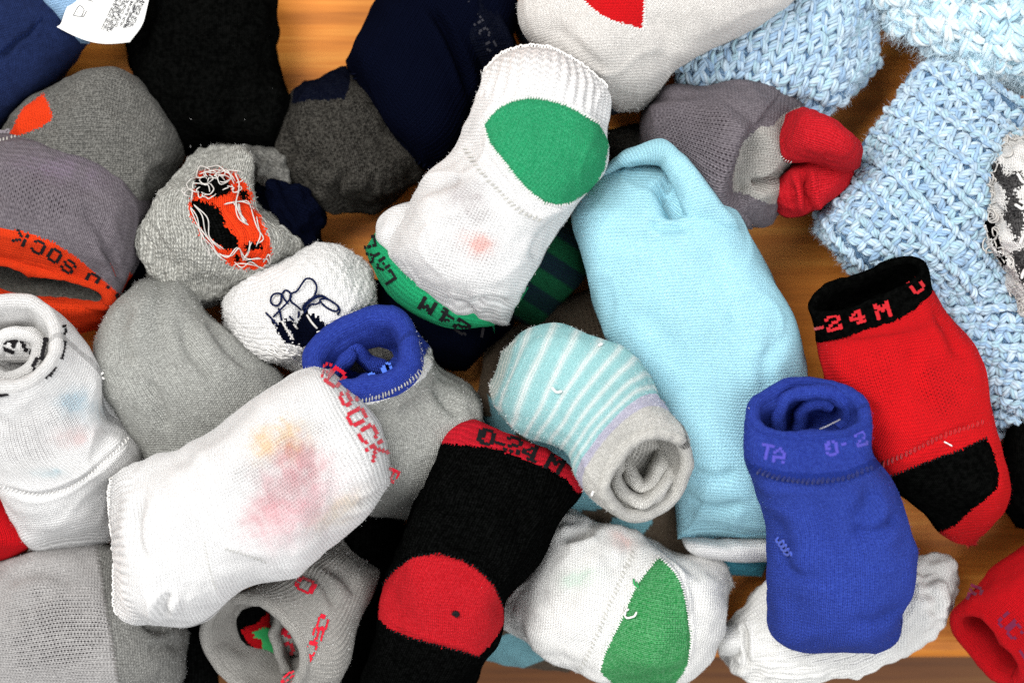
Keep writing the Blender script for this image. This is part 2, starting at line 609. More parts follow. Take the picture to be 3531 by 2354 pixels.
FONT = {
    'S': '01110 10001 10000 01110 00001 10001 01110', 'O': '01110 10001 10001 10001 10001 10001 01110',
    'C': '01110 10001 10000 10000 10000 10001 01110', 'K': '10001 10010 10100 11000 10100 10010 10001',
    'D': '11110 10001 10001 10001 10001 10001 11110', '0': '01110 11001 11001 11001 11001 11001 01110',
    '-': '00000 00000 00000 01110 00000 00000 00000', '2': '01110 10001 00001 00110 01000 10001 11111',
    '4': '00010 00110 01010 10010 11111 00010 00111', 'M': '10001 11011 11111 10101 10001 10001 10001',
    'L': '10000 10000 10000 10000 10000 10001 11111', 'A': '00100 01010 10001 10001 11111 10001 10001',
    'Y': '10001 10001 01010 00100 00100 00100 00100', 'E': '11111 10000 10000 11110 10000 10000 11111',
    'P': '11110 10001 10001 11110 10000 10000 10000', 'U': '10001 10001 10001 10001 10001 10001 01110',
    'I': '00100 00100 00100 00100 00100 00100 00100', 'F': '11111 10000 10000 11110 10000 10000 10000',
    'T': '11111 00100 00100 00100 00100 00100 00100', 'R': '11110 10001 10001 11110 10100 10010 10001',
    'N': '10001 11001 10101 10011 10001 10001 10001', 'G': '01110 10001 10000 10111 10001 10001 01110',
    'W': '10001 10001 10001 10101 10101 11011 10001', 'H': '10001 10001 10001 11111 10001 10001 10001',
    '1': '00100 01100 00100 00100 00100 00100 01110', '3': '01110 10001 00001 00110 00001 10001 01110',
    '6': '01110 10000 10000 11110 10001 10001 01110',
}


def lettering(loft, items, w, h, mat, name='lettering', ang=None, off=0.00022, flip=False, drop=0.04, label=None, fill=1.3, parent=None):
    """knitted-in letters: every stitch of a letter is a small raised chip on the cloth. items: (char, x, y)"""
    pts = np.array([(x, y) for _, x, y in items], float)
    quads = []
    r = np.random.default_rng(int(pts.sum()))
    for k, (ch, x, y) in enumerate(items):
        if ang is None:
            a = pts[min(k + 1, len(pts) - 1)] - pts[max(k - 1, 0)]
        else:
            aa = math.radians(ang[k] if isinstance(ang, (list, tuple)) else ang)
            a = np.array([math.cos(aa), math.sin(aa)])
        a = a / np.linalg.norm(a)
        up = np.array([a[1], -a[0]])
        rows = FONT[ch].split()
        for ri, row in enumerate(rows):
            for ci, c in enumerate(row):
                if c != '1' or r.random() < drop:
                    continue
                cx = (ci - 2) / 5 * w; cy = (3 - ri) / 7 * h
                dw, dh = w / 10 * fill, h / 14 * fill
                base = np.array([x, y]) + a * (cx + r.normal() * w * 0.008) + up * (cy + r.normal() * h * 0.008)
                # little V of the stitch
                quads.append([base - a * dw - up * dh, base - up * dh * 1.5, base + a * dw - up * dh,
                              base + a * dw + up * dh, base + up * dh * 0.5, base - a * dw + up * dh])
    q = np.array(quads)
    P, N = loft.at(q.reshape(-1, 2), off)
    n = len(q)
    idx = np.arange(n) * 6
    F = np.concatenate([np.stack([idx, idx + 1, idx + 4, idx + 5], 1), np.stack([idx + 1, idx + 2, idx + 3, idx + 4], 1)])
    return loft.thing.mesh(name, P, F[:, ::-1].copy(), mat, smooth=False, label=label, parent=parent)


def stitch_row(loft, line, n, size, mat, name='seam', slant=0.6, off=0.0001, thick=0.35, parent=None):
    """a row of small slanted yarn stitches along a pixel line"""
    q = smooth_line(np.asarray(line, float), n)
    t = np.gradient(q, axis=0); t /= np.linalg.norm(t, axis=1)[:, None] + 1e-9
    nrm = np.stack([t[:, 1], -t[:, 0]], -1)
    d = nrm + slant * t; d /= np.linalg.norm(d, axis=1)[:, None]
    acc = []
    r = np.random.default_rng(int(q.sum()) % 9999)
    for k in range(n):
        s = size * r.uniform(0.75, 1.2)
        pts = np.array([q[k] - d[k] * s, q[k], q[k] + d[k] * s]) + r.normal(size=2) * size * 0.08
        P, N = loft.at(pts, off)
        P[1] += N[1] * size * SC * 0.25
        acc.append(tube(smooth_line(P, 5), size * SC * thick, 5))
    V, F = join(acc)
    return loft.thing.mesh(name, V, F, mat, kind='stuff', parent=parent)


def fold_strip(thing, pts, z, mat, thick=0.0018, depth=0.014, name='inner_fold', lean=(0, 0), tint=None, down=(0, 0, -1)):
    """a standing wall of doubled cloth with a rounded upper edge; pts pixels, z (cm) of that edge"""
    n = 46
    pts = np.asarray(pts, float)
    zz = np.full(len(pts), z) if np.isscalar(z) else np.asarray(z, float)
    q = smooth_line(np.c_[pts, zz], n)
    P = unproj(q[:, 0], q[:, 1], q[:, 2] * 0.01)
    t = np.gradient(P, axis=0); t[:, 2] = 0; t /= np.linalg.norm(t, axis=1)[:, None] + 1e-9
    s = np.stack([t[:, 1], -t[:, 0], 0 * t[:, 0]], -1)
    down = np.array(down, float); down /= np.linalg.norm(down)
    prof = [(-1, depth), (-1, depth * 0.5), (-1, thick), (-0.8, thick * .35), (-0.35, 0), (0.35, 0), (0.8, thick * .35), (1, thick), (1, depth * 0.5), (1, depth)]
    rows = []
    for a, b in prof:
        rows.append(P + s * a * thick * 0.75 + down * b)
    R = np.array(rows)
    R += 0.00035 * field(R, 0.008, int(pts.sum()) % 77)[..., None] * s[None]
    m = len(prof)
    i, j = np.meshgrid(np.arange(m - 1), np.arange(n - 1), indexing='ij')
    F = np.stack([i * n + j, i * n + j + 1, (i + 1) * n + j + 1, (i + 1) * n + j], -1).reshape(-1, 4)
    L = np.r_[0, np.cumsum(np.linalg.norm(np.diff(P, axis=0), axis=1))]
    hh = np.r_[0, np.cumsum(np.linalg.norm(np.diff(R[:, 0], axis=0), axis=1))]
    uv = np.stack([np.repeat(hh[:, None], n, 1), np.repeat(L[None], m, 0)], -1).reshape(-1, 2)
    V = R.reshape(-1, 3)
    at = {'Tint': np.zeros((len(V), 4)), 'Open': np.zeros(len(V))}
    return thing.mesh(name, V, F, mat, uv, at)


def fuzz(loft, n, length, mat, name='fuzz', width=0.00006, spread=1.0, poly=None, curl=0.4, avoid=()):
    """short fibres standing off the cloth"""
    r = np.random.default_rng(n + int(length * 1e6))
    k = np.argwhere(loft.N[..., 2] > -0.3)
    if poly is not None:
        k = k[in_poly(loft.pp[k[:, 0], k[:, 1]], poly)]
    for av in avoid:
        k = k[~in_poly(loft.pp[k[:, 0], k[:, 1]], av)]
    sel = k[r.integers(0, len(k), n)]
    P = loft.P[sel[:, 0], sel[:, 1]] + r.normal(size=(n, 3)) * 0.0003
    N = loft.N[sel[:, 0], sel[:, 1]]
    d = N + spread * r.normal(size=(n, 3)); d /= np.linalg.norm(d, axis=1)[:, None]
    d2 = d + curl * r.normal(size=(n, 3)); d2 /= np.linalg.norm(d2, axis=1)[:, None]
    L = length * r.uniform(0.4, 1.3, size=(n, 1))
    side = np.cross(d, r.normal(size=(n, 3))); side /= np.linalg.norm(side, axis=1)[:, None] + 1e-9
    w = width
    p0 = P - N * 0.0002
    p1 = p0 + d * L * 0.55
    p2 = p1 + d2 * L * 0.45
    V = np.stack([p0 - side * w, p0 + side * w, p1 + side * w * 0.8, p1 - side * w * 0.8, p2 + side * w * 0.3, p2 - side * w * 0.3], 1).reshape(-1, 3)
    i = np.arange(n) * 6
    F = np.concatenate([np.stack([i, i + 1, i + 2, i + 3], 1), np.stack([i + 3, i + 2, i + 4, i + 5], 1)])
    return loft.thing.mesh(name, V, F, mat, kind='stuff')


def yarn_stitches(loft, du, dv, mat, cols, name='yarn_stitches', fat=0.42, seed=3, long=2.0, slant=0.5, bump=0.0006, ridge=0, jit=0.06, plies=4):
    """chunky hand knitting: every stitch a plied loop of marled yarn set on the cloth"""
    r = np.random.default_rng(seed)
    total = loft.total; acc = []; cacc = []
    nrow = max(2, int(total / du)); ntop = loft.ntop
    m = 9
    x = np.linspace(-1, 1, m)
    for a in range(nrow):
        u = (a + 0.5) / nrow
        i = int(np.argmin(np.abs(loft.su / total - u)))
        ring = loft.P[i]
        seg = np.r_[0, np.cumsum(np.linalg.norm(np.diff(ring[:ntop], axis=0), axis=1))]
        nc = int(seg[-1] / dv)
        for b in range(nc + 1):
            s = (b + r.normal() * jit) * dv
            j = int(np.argmin(np.abs(seg - s)))
            Pp = proj(loft.P[i, j])
            if not (-50 < Pp[0] < IMG_W + 50 and -50 < Pp[1] < IMG_H + 50):
                continue
            i1, i0 = min(i + 2, loft.nu - 1), max(i - 2, 0)
            T = loft.P[i1, j] - loft.P[i0, j]; T /= np.linalg.norm(T) + 1e-9
            N = loft.N[i, j]
            W = np.cross(N, T)
            sgn = 1 if b % 2 else -1
            rg = ridge and a % ridge == 0
            d = (W + 0.35 * sgn * T + 0.15 * r.normal() * T) if rg else (T + sgn * slant * W + 0.10 * r.normal() * W)
            d /= np.linalg.norm(d)
            c = loft.P[i, j] + N * (bump + (0.0009 if rg else 0)) * r.uniform(0.7, 1.3) + T * r.normal() * du * 0.06
            half = (dv if rg else du) * 0.5 * long * r.uniform(0.9, 1.1)
            rad = dv * fat * r.uniform(0.88, 1.12)
            q = np.cross(N, d)
            env = np.sqrt(np.clip(1 - (x * 0.94) ** 2, 0, 1)) ** 0.7
            path = c + x[:, None] * half * d - (x ** 2)[:, None] * N * rad * 1.3 + (x ** 3)[:, None] * q * rad * 0.3 * sgn
            tone = r.normal() * 0.06
            ph0 = r.uniform(0, 6.28)
            for p in range(plies):       # plies twisting round each other
                ph = ph0 + 2 * math.pi * p / plies + x * 1.5
                off = rad * 0.58 * env
                cen = path + (off * np.cos(ph))[:, None] * q + (off * np.sin(ph))[:, None] * N
                rr = rad * 0.52 * (0.35 + 0.65 * env)
                ang = np.linspace(0, 2 * math.pi, 5, endpoint=False)
                V = cen[:, None] + rr[:, None, None] * (np.cos(ang)[None, :, None] * q + np.sin(ang)[None, :, None] * N)
                ii, jj = np.meshgrid(np.arange(m - 1), np.arange(5), indexing='ij'); j2 = (jj + 1) % 5
                F = np.stack([ii * 5 + jj, ii * 5 + j2, (ii + 1) * 5 + j2, (ii + 1) * 5 + jj], -1).reshape(-1, 4)
                cc = np.clip(np.array(cols[r.integers(len(cols))]) * (1 + tone), 0, 1)
                acc.append((V.reshape(-1, 3), F)); cacc.append(np.tile(np.r_[cc, 1], (m * 5, 1)))
    V, F = join(acc)
    return loft.thing.mesh(name, V, F, mat, attrs={'Tint': np.concatenate(cacc)}, kind='stuff')


def edge_loops(loft, n, size, mat, row=1, a0=0.06, a1=0.94, name='edge_loop', rad=0.0003):
    """tiny loops of yarn along the finished edge at the start of a loft"""
    ring = loft.P[row][:loft.ntop]; ax = -loft.D[row]
    acc = []
    seg = np.r_[0, np.cumsum(np.linalg.norm(np.diff(ring, axis=0), axis=1))]
    r = np.random.default_rng(n)
    for s in np.linspace(a0, a1, n):
        s = (s + r.normal() * 0.003) * seg[-1]
        c = np.array([np.interp(s, seg, ring[:, k]) for k in range(3)])
        c2 = np.array([np.interp(s + size, seg, ring[:, k]) for k in range(3)])
        w = c2 - c; w /= np.linalg.norm(w) + 1e-9
        L = size * r.uniform(0.5, 1.1)
        pts = [c - w * size * .45 - ax * L * .6, c - w * size * .5 + ax * L * .3, c + ax * L * .8, c + w * size * .5 + ax * L * .3, c + w * size * .45 - ax * L * .6]
        acc.append(tube(smooth_line(np.array(pts), 10), rad, 5))
    V, F = join(acc)
    return loft.thing.mesh(name, V, F, mat, kind='stuff')


# ------------------------------------------------------------------ cloth colours
K8 = 0.85
M_WHITE = knit('white_cotton', (0.82, 0.81, 0.795), gap=0.16, tint=True, gapcol=(0.42, 0.41, 0.40), sheen=0.15, fuzz=0.12, pill=0.04, grain=0.25)
M_SHEER = knit('white_sheer_cotton', (0.82, 0.81, 0.795), gap=0.40, wale=0.00108, course=0.00095, tint=True, gapcol=(0.20, 0.185, 0.185), sheen=0.15, fuzz=0.12, pill=0.04, grain=0.2)
M_TERRY = knit('white_terry', (0.76, 0.745, 0.725), gap=0.12, bump=1.0, fuzz=0.3, hscale=1300, sheen=0.4, tint=True, grain=0.3)
M_RIBWHITE = knit('white_rib', (0.80, 0.79, 0.755), gap=0.22, tint=True, fuzz=0.15, grain=0.25, gapcol=(0.3, 0.29, 0.28))
M_GREENHEEL = knit('green_knit', lin('1f9c64', 0.8), lin('5fc192', 0.8), heather=0.4, hscale=1500, gap=0.6, gapcol=lin('0d6b40'), wale=0.0012, course=0.001, grain=0.8)
M_GREENHEEL2 = knit('faded_green_knit', lin('2f964d', 0.8), lin('88c393', 0.8), heather=0.5, hscale=1200, gap=0.35)
M_GREENCUFF = knit('green_rib', lin('22a96e', K8), gap=0.5, wale=0.0007, gapcol=lin('0a6a44'))
M_BLACK = knit('black_knit', (0.0010, 0.0011, 0.0010), (0.0045, 0.0047, 0.0046), heather=0.6, hscale=800, gap=0.5, sheen=0.0, pill=0.4, fuzz=0.6, bump=0.7, wale=0.0018, grain=0.9)
M_BLACKFUZZ = knit('black_brushed', (0.0010, 0.0011, 0.0010), (0.0042, 0.0043, 0.0040), heather=0.6, hscale=600, gap=0.2, sheen=0.0, pill=0.4, fuzz=0.6, bump=0.7)
M_NAVY = knit('navy_knit', lin('0c1022', 0.6), gap=0.5, sheen=0.06, pill=0.25)
M_NAVYRIB = knit('navy_rib', lin('0d1122', 0.6), lin('2a2d38', 0.6), heather=0.3, gap=0.5, sheen=0.06)
M_NAVYFLEECE = knit('navy_fleece', lin('18264e', 0.75), lin('243462', 0.75), heather=0.4, gap=0.1, sheen=0.12, hscale=500)
M_CHAR = knit('charcoal_melange', lin('2a2825', 0.5), lin('77736b', 0.5), heather=0.6, hscale=1100, gap=0.3, sheen=0.1, bump=0.9, grain=0.3)
M_GRAYDK = knit('grey_melange', lin('5c5b57', 0.7), lin('a09e97', 0.7), heather=0.6, hscale=1200, gap=0.35, sheen=0.15, bump=0.9, grain=0.35)
M_GRAY = knit('light_grey_melange', lin('8f8f8a', 0.9), lin('c8c9c2', 0.9), heather=0.55, hscale=1300, gap=0.3, sheen=0.2, bump=0.9, grain=0.3)
M_GRAYLT = knit('pale_grey_terry', lin('8d8c85', 0.9), lin('cfcec6', 0.9), heather=0.6, hscale=900, gap=0.25, sheen=0.3, bump=1.2, wale=0.0016, course=0.0015, grain=0.7)
M_GRAYRIB = knit('grey_rib', lin('a5a29c', 0.9), lin('d2cec6', 0.9), heather=0.4, hscale=1400, gap=0.6, wale=0.0009, bump=1.0, gapcol=lin('6b6864'))
M_GRAYSHEER = knit('grey_sheer', lin('a5a2a0', 0.9), lin('c6c3c0', 0.9), heather=0.3, gap=0.5, tint=True, gapcol=lin('2f2b2d'), course=0.0011, wale=0.0011, grain=0.35)
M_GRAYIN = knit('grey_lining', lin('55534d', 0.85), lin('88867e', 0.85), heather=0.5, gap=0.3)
M_LILAC = knit('lilac_grey_sheer', lin('766e74', 0.66), lin('9b9398', 0.66), heather=0.45, gap=0.45, gapcol=lin('2e282c'), tint=True, course=0.0011, wale=0.0011, grain=0.6)
M_OATMEAL = knit('oatmeal_melange', lin('d8d3cd', 0.9), lin('f2eee8', 0.9), heather=0.6, hscale=1500, gap=0.2, sheen=0.3, bump=0.9)
M_ORANGE = knit('orange_knit', lin('e63d12', 0.95), lin('c22c0a', 0.95), heather=0.4, gap=0.2)
M_RED = knit('red_knit', lin('d51017', 0.88), lin('c20a12', 0.88), heather=0.4, gap=0.34, gapcol=lin('6a0407'), tint=True, course=0.0012, wale=0.0010, grain=0.5)
M_REDDK = knit('crimson_knit', lin('bd0612', 0.9), gap=0.25)
M_REDFLEECE = knit('red_brushed', lin('c60d1b', 0.75), lin('e0303a', 0.75), heather=0.5, hscale=1400, gap=0.3, gapcol=lin('8a0610'), sheen=0.3, wale=0.0013, course=0.001, grain=0.5)
M_REDCUFF = knit('red_rib', lin('cc1226', 0.95), lin('e02a3a', 0.95), heather=0.3, gap=0.35, wale=0.0007)
M_CYAN = knit('pale_cyan_cotton', lin('aae0f1', 1.0), lin('caf0f8', 1.0), heather=0.3, hscale=1600, gap=0.3, gapcol=lin('6fb4cc'), pill=0.08, wale=0.00085, course=0.0011, grain=0.4)
M_TEAL = knit('teal_cotton', lin('4fa0b4', K8), gap=0.2)
M_AQUA = knit('aqua_velour', lin('a0d8da', 0.8), lin('c0e8e6', 0.8), heather=0.4, hscale=1500, gap=0.08, sheen=0.35, tint=True)
M_LAVRIB = knit('lavender_rib', lin('cfcce2', 0.95), lin('e4e2ea', 0.95), heather=0.5, gap=0.3, bump=1.2)
M_GRAYROLL = knit('grey_roll', lin('d6d3cb', 0.98), lin('efede6', 0.98), heather=0.5, gap=0.3, bump=1.2, hscale=1100)
M_BLUE = knit('royal_blue_knit', lin('2a3fa0', 0.78), lin('4660c4', 0.78), heather=0.5, hscale=1500, gap=0.5, gapcol=lin('14205a'), sheen=0.25, wale=0.0012, course=0.001, grain=0.7)
M_BLUEDK = knit('blue_seam_knit', lin('1d3288', 0.95), gap=0.4)
M_BLUECUFF = knit('blue_cuff_knit', lin('293da0', 0.8), lin('415cc0', 0.8), heather=0.4, gap=0.2, sheen=0.3)
M_BROWN = knit('brown_knit', lin('574a3c', 0.9), lin('75685a', 0.9), heather=0.4, gap=0.5, tint=True)
M_GNSTRIPE = knit('green_navy_stripe', lin('176640', 0.6), lin('2b7d50', 0.6), heather=0.4, tint=True, gap=0.3)
M_LTBLUE = knit('light_blue_fleece', lin('98bfe4', K8), lin('b6d4ee', K8), heather=0.3, gap=0.05)
M_SLATE = knit('slate_knit', lin('3c4a58', 0.8), gap=0.3)
M_BOOTIE = knit('bootie_ground', lin('5d82a6', 0.85), lin('86a5c2', 0.85), heather=0.5, gap=0.2)
M_FLUFFG = knit('fluffy_ground', lin('a9d3e4', 0.85), lin('d0e8ee', 0.85), heather=0.5, gap=0.1)
M_INSIDE = knit('white_black_reverse', (0.72, 0.70, 0.67), gap=0.3, tint=True, bump=1.0)
M_GRAYMID = knit('mid_grey_melange', lin('7b7a76', 0.8), lin('b5b4ae', 0.8), heather=0.55, hscale=1200, gap=0.35, sheen=0.15, bump=0.9, grain=0.35)
M_BLKGREY = knit('black_grey_patch', lin('151416', 0.8), lin('8a8786', 0.8), heather=0.5, hscale=1300, gap=0.4)

M_YARN = plain('marled_yarn', (0.5, 0.6, 0.8), attr=True, noise=0.25, scale=1500, sheen=0.4)
M_T_NAVY = plain('navy_thread', lin('141c3c', 0.8))
M_T_WHITE = plain('white_thread', (0.76, 0.74, 0.71))
M_T_BLACK = plain('black_thread', (0.012, 0.011, 0.012))
M_T_RED = plain('red_thread', lin('c3122a', 0.95))
M_T_REDDULL = plain('dull_red_thread', lin('b81a22', 0.8))
M_T_GREEN = plain('green_thread', lin('2f9e56', 0.85))
M_T_ORANGE = plain('orange_thread', lin('ea4212', 0.95))
M_T_BLUE = plain('pale_blue_thread', lin('4569c8', 0.9))
M_T_CREAM = plain('cream_thread', (0.50, 0.475, 0.44))
M_T_BLUEIN = plain('blue_thread', lin('4258b8', 0.85))
M_T_PURPLE = plain('purple_thread', lin('4a46a8', 0.85))
M_T_PINK = plain('mauve_thread', lin('6a1438', 0.8))
M_T_GREY = plain('grey_thread', lin('b8b6ae', 0.85))
M_T_GREYDK = plain('dark_grey_thread', lin('34343a', 0.8))
M_T_LILAC = plain('lilac_thread', lin('8d858b', 0.75))
M_T_CYAN = plain('cyan_thread', lin('8fcadd', 0.85))
M_FZ_WHITE = plain('white_fibre', (0.78, 0.77, 0.75))
M_FZ_PALE = plain('pale_blue_fibre', (0.62, 0.76, 0.84))
M_INK = plain('label_ink', (0.03, 0.03, 0.035), sheen=0)
M_LABEL = plain('satin_label', (0.70, 0.69, 0.66), rough=0.45, noise=0.05, scale=3000, sheen=0, bump=0.1)


# ------------------------------------------------------------------ the table
def wood_mat(name='varnished_wood', k=1.0):
    mat = bpy.data.materials.new(name)
    N = NT(mat)
    out = N.n('ShaderNodeOutputMaterial')
    bs = N.n('ShaderNodeBsdfPrincipled'); N.l(bs.outputs[0], out.inputs[0])
    tc = N.n('ShaderNodeTexCoord')
    mp = N.n('ShaderNodeMapping'); mp.inputs['Scale'].default_value = (7, 210, 60)
    N.l(tc.outputs['Object'], mp.inputs[0])
    n1 = N.n('ShaderNodeTexNoise'); n1.inputs['Scale'].default_value = 1.0; n1.inputs['Detail'].default_value = 6; n1.inputs['Distortion'].default_value = 0.6
    N.l(mp.outputs[0], n1.inputs['Vector'])
    mp2 = N.n('ShaderNodeMapping'); mp2.inputs['Scale'].default_value = (30, 900, 100)
    N.l(tc.outputs['Object'], mp2.inputs[0])
    n2 = N.n('ShaderNodeTexNoise'); n2.inputs['Scale'].default_value = 1.0; n2.inputs['Detail'].default_value = 3
    N.l(mp2.outputs[0], n2.inputs['Vector'])
    mp3 = N.n('ShaderNodeMapping'); mp3.inputs['Scale'].default_value = (3, 26, 10)
    N.l(tc.outputs['Object'], mp3.inputs[0])
    n3 = N.n('ShaderNodeTexNoise'); n3.inputs['Scale'].default_value = 1.0; n3.inputs['Detail'].default_value = 3
    N.l(mp3.outputs[0], n3.inputs['Vector'])
    f = N.m('ADD', N.m('MULTIPLY', n1.outputs[0], 0.5), N.m('ADD', N.m('MULTIPLY', n2.outputs[0], 0.25), N.m('MULTIPLY', n3.outputs[0], 0.3)))
    rp = N.n('ShaderNodeValToRGB')
    rp.color_ramp.elements[0].position = 0.30; rp.color_ramp.elements[0].color = lin('84460f', 0.98 * k) + (1,)
    rp.color_ramp.elements[1].position = 0.76; rp.color_ramp.elements[1].color = lin('eda84c', 0.98 * k) + (1,)
    e = rp.color_ramp.elements.new(0.52); e.color = lin('c9792a', 0.98 * k) + (1,)
    N.l(f, rp.inputs[0])
    N.l(rp.outputs[0], bs.inputs['Base Color'])
    bs.inputs['Roughness'].default_value = 0.5
    bs.inputs['Specular IOR Level'].default_value = 0.2
    bp = N.n('ShaderNodeBump'); bp.inputs['Strength'].default_value = 0.15; bp.inputs['Distance'].default_value = 0.0004
    N.l(n2.outputs[0], bp.inputs['Height']); N.l(bp.outputs[0], bs.inputs['Normal'])
    return mat


M_WOOD = wood_mat()
M_WOODSHADE = wood_mat('shaded_wood', 0.22)  # same wood, with the shade below the table edge put into its colour


def board(name, x0, x1, prof, mat):
    """long board: profile (y,z) swept along x"""
    prof = np.array(prof, float); n = len(prof)
    V = np.concatenate([np.c_[np.full(n, x0), prof], np.c_[np.full(n, x1), prof]])
    F = np.array([[i, (i + 1) % n, n + (i + 1) % n, n + i] for i in range(n)])
    me = bpy.data.meshes.new(name)
    faces = [tuple(map(int, f)) for f in F] + [tuple(range(n - 1, -1, -1)), tuple(range(n, 2 * n))]
    me.from_pydata([tuple(v) for v in V], [], faces)
    me.update()
    import bmesh
    bm = bmesh.new(); bm.from_mesh(me); bmesh.ops.recalc_face_normals(bm, faces=bm.faces); bm.to_mesh(me); bm.free()
    me.materials.append(mat)
    o = bpy.data.objects.new(name, me)
    COL.objects.link(o)
    return o


y_edge = float(unproj(0, 1512, 0)[1])
top = board('table_top', -0.7, 0.7, [(0.6, -0.022), (0.6, 0.0), (y_edge + 0.006, 0.0), (y_edge + 0.003, -0.0008), (y_edge + 0.001, -0.0026), (y_edge, -0.005), (y_edge, -0.022)], M_WOOD)
top['kind'] = 'structure'
top['label'] = 'varnished orange brown wooden table top under the socks'
rail = board('table_rail', -0.7, 0.7, [(y_edge + 0.03, -0.09), (y_edge + 0.03, -0.042), (y_edge - 0.04, -0.042), (y_edge - 0.042, -0.044), (y_edge - 0.042, -0.09)], M_WOODSHADE)
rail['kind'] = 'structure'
rail['label'] = 'wooden front rail along the lower edge, shade painted into its colour'


# ================================================================== THE SOCKS
GRP = 'small socks heaped on the table'

# outlines of the coloured heel patches
heel = [(1110, 285), (1141, 250), (1176, 232), (1222, 224), (1273, 232), (1319, 250), (1375, 283), (1400, 326), (1390, 387), (1365, 433), (1314, 466), (1288, 472), (1253, 466), (1212, 438), (1181, 403), (1151, 364), (1125, 331)]
gh = [(1513, 1277), (1538, 1299), (1560, 1327), (1574, 1371), (1582, 1418), (1588, 1466), (1582, 1521), (1566, 1552), (1538, 1585), (1455, 1585), (1407, 1570), (1377, 1540), (1391, 1493), (1416, 1443), (1435, 1404), (1455, 1355), (1477, 1321)]
rh = [(870, 1380), (880, 1340), (911, 1304), (952, 1278), (1008, 1271), (1059, 1284), (1100, 1309), (1135, 1345), (1156, 1391), (1158, 1431), (1137, 1467), (1100, 1508), (1059, 1495), (988, 1477), (937, 1462), (900, 1447), (870, 1421)]


def sock(label, px, name='baby_sock', cat='sock'):
    return Thing(name, label, cat, px, GRP)


# ---- navy fleece garment in the corner, with a pale blue one and its care label
t = sock('navy fleece sock filling the upper left corner', (60, 120))
l = Loft(t, [st(-180, -60, 60, -120, 2, 3.4), st(-160, 40, 130, -40, 2, 3.6), st(-120, 140, 185, 60, 2, 3.6), st(-90, 230, 195, 105, 1.9, 3.4), st(-60, 320, 120, 190, 1.6, 2.6), st(-40, 370, 40, 280, 1.2, 1.6)],
         creases=[([(-10, 150), (40, 95), (70, 75), (90, 40)], 7, 0.0016)], seed=2)
l.part('body', M_NAVYFLEECE)
stitch_row(l, [(0, 120), (40, 88), (68, 74), (95, 45)], 16, 5, plain('navy_seam_thread', lin('152043', 0.8)), slant=2.0)

t = Thing('baby_garment', 'pale blue cloth with printed white care label at the top edge', 'garment', (200, 40), None)
l = Loft(t, [st(60, -90, 330, -120, 2.9, 1.6), st(85, -30, 320, -60, 3.1, 1.8), st(120, 30, 300, 10, 3.0, 1.6), st(150, 75, 240, 80, 2.7, 1.2), st(175, 98, 205, 104, 2.5, 0.7)], seed=3)
l.part('body', M_LTBLUE)
# care label: a curved strip of satin
lab_pts = [((205, -60), (372, -70)), ((178, -20), (350, -30)), ((152, 25), (338, 20)), ((140, 58), (326, 62)), ((128, 66), (312, 96))]
nu_, nv_ = 40, 60
La = smooth_line([a for a, b in lab_pts[:4]] + [(130, 66)], nu_); Ra = smooth_line([b for a, b in lab_pts[:4]] + [(298, 101)], nu_)
uu = np.linspace(0, 1, nu_)[:, None]; vv = np.linspace(0, 1, nv_)[None]
px_ = La[:, None] * (1 - vv[..., None]) + Ra[:, None] * vv[..., None]
sag = 18 * np.sin(vv * math.pi) ** 1.0 * np.clip((uu - 0.5) * 2, 0, 1)
px_[..., 1] += sag - 4
zz = 0.041 + 0.004 * np.sin(vv * 3.0) * (1 - 0.3 * uu) - 0.006 * uu
Vl = unproj(px_[..., 0], px_[..., 1], zz)
ii, jj = np.meshgrid(np.arange(nu_ - 1), np.arange(nv_ - 1), indexing='ij')
Fl = np.stack([ii * nv_ + jj, (ii + 1) * nv_ + jj, (ii + 1) * nv_ + jj + 1, ii * nv_ + jj + 1], -1).reshape(-1, 4)
Vt = Vl.reshape(-1, 3); Vb = Vt - np.array([0, 0, 0.0004])
care = t.mesh('care_label', np.concatenate([Vt, Vb]), np.concatenate([Fl, Fl[:, ::-1] + len(Vt)]), M_LABEL, label='white satin care label with grey print')


class FlatGrid:
    """lets lettering() and threads() lie on the label"""
    def __init__(self, thing, P):
        self.thing = thing; self.P = P.reshape(-1, 3); self.q = proj(self.P)

    def at(self, pts, off=0.0):
        pts = np.asarray(pts, float); out = []
        for p in pts:
            d = ((self.q - p) ** 2).sum(1); k = np.argpartition(d, 4)[:4]; w = 1 / (d[k] + 0.3); w /= w.sum()
            out.append(unproj(p[0], p[1], (self.P[k, 2] * w).sum()))
        return np.array(out) + np.array([0, 0, 1.0]) * off, np.tile([0, 0, 1.0], (len(pts), 1))


fg = FlatGrid(t, Vl)
words = ['COTTON', 'COTON', 'ALGODON', 'NYLON', 'ELASTANE', 'COTTON', 'POLYAMIDE', 'ACRYLIC', 'HAND WASH', 'MADE IN', 'WARM IRON', 'TUMBLE DRY']
wl = []
wi = 0
for line in range(10):
    x0, y0 = 236 + line * 7.6, 66 - line * 1.5 + (6 if line > 5 else 0)
    if line in (5, 6):
        x0 += 4
    dirv = np.array([0.42, -0.91]); k = 0
    s = 0.0 if line not in (2, 3) else -8
    while s < 95:
        w_ = words[wi % len(words)]; wi += 1
        for ch in w_:
            if ch in FONT and ch != ' ':
                p = np.array([x0, y0]) + dirv * s
                if -8 < p[1] < 92:
                    wl.append((ch, p[0], p[1]))
            s += 4.6
        s += 4.6
lettering(fg, wl, 4.4, 6.2, M_INK, name='label_print', ang=math.degrees(math.atan2(-0.91, 0.42)), off=0.00012, drop=0.1)
sym = [[(168, 36), (182, 14), (193, 22), (191, 30), (186, 38), (168, 36)], [(186, 38), (192, 38), (199, 26)]]
for s_ in sym:
    threads(fg, [s_], 0.00012, M_INK, name='wash_symbol', lift=0.0, n=40, kind=None)
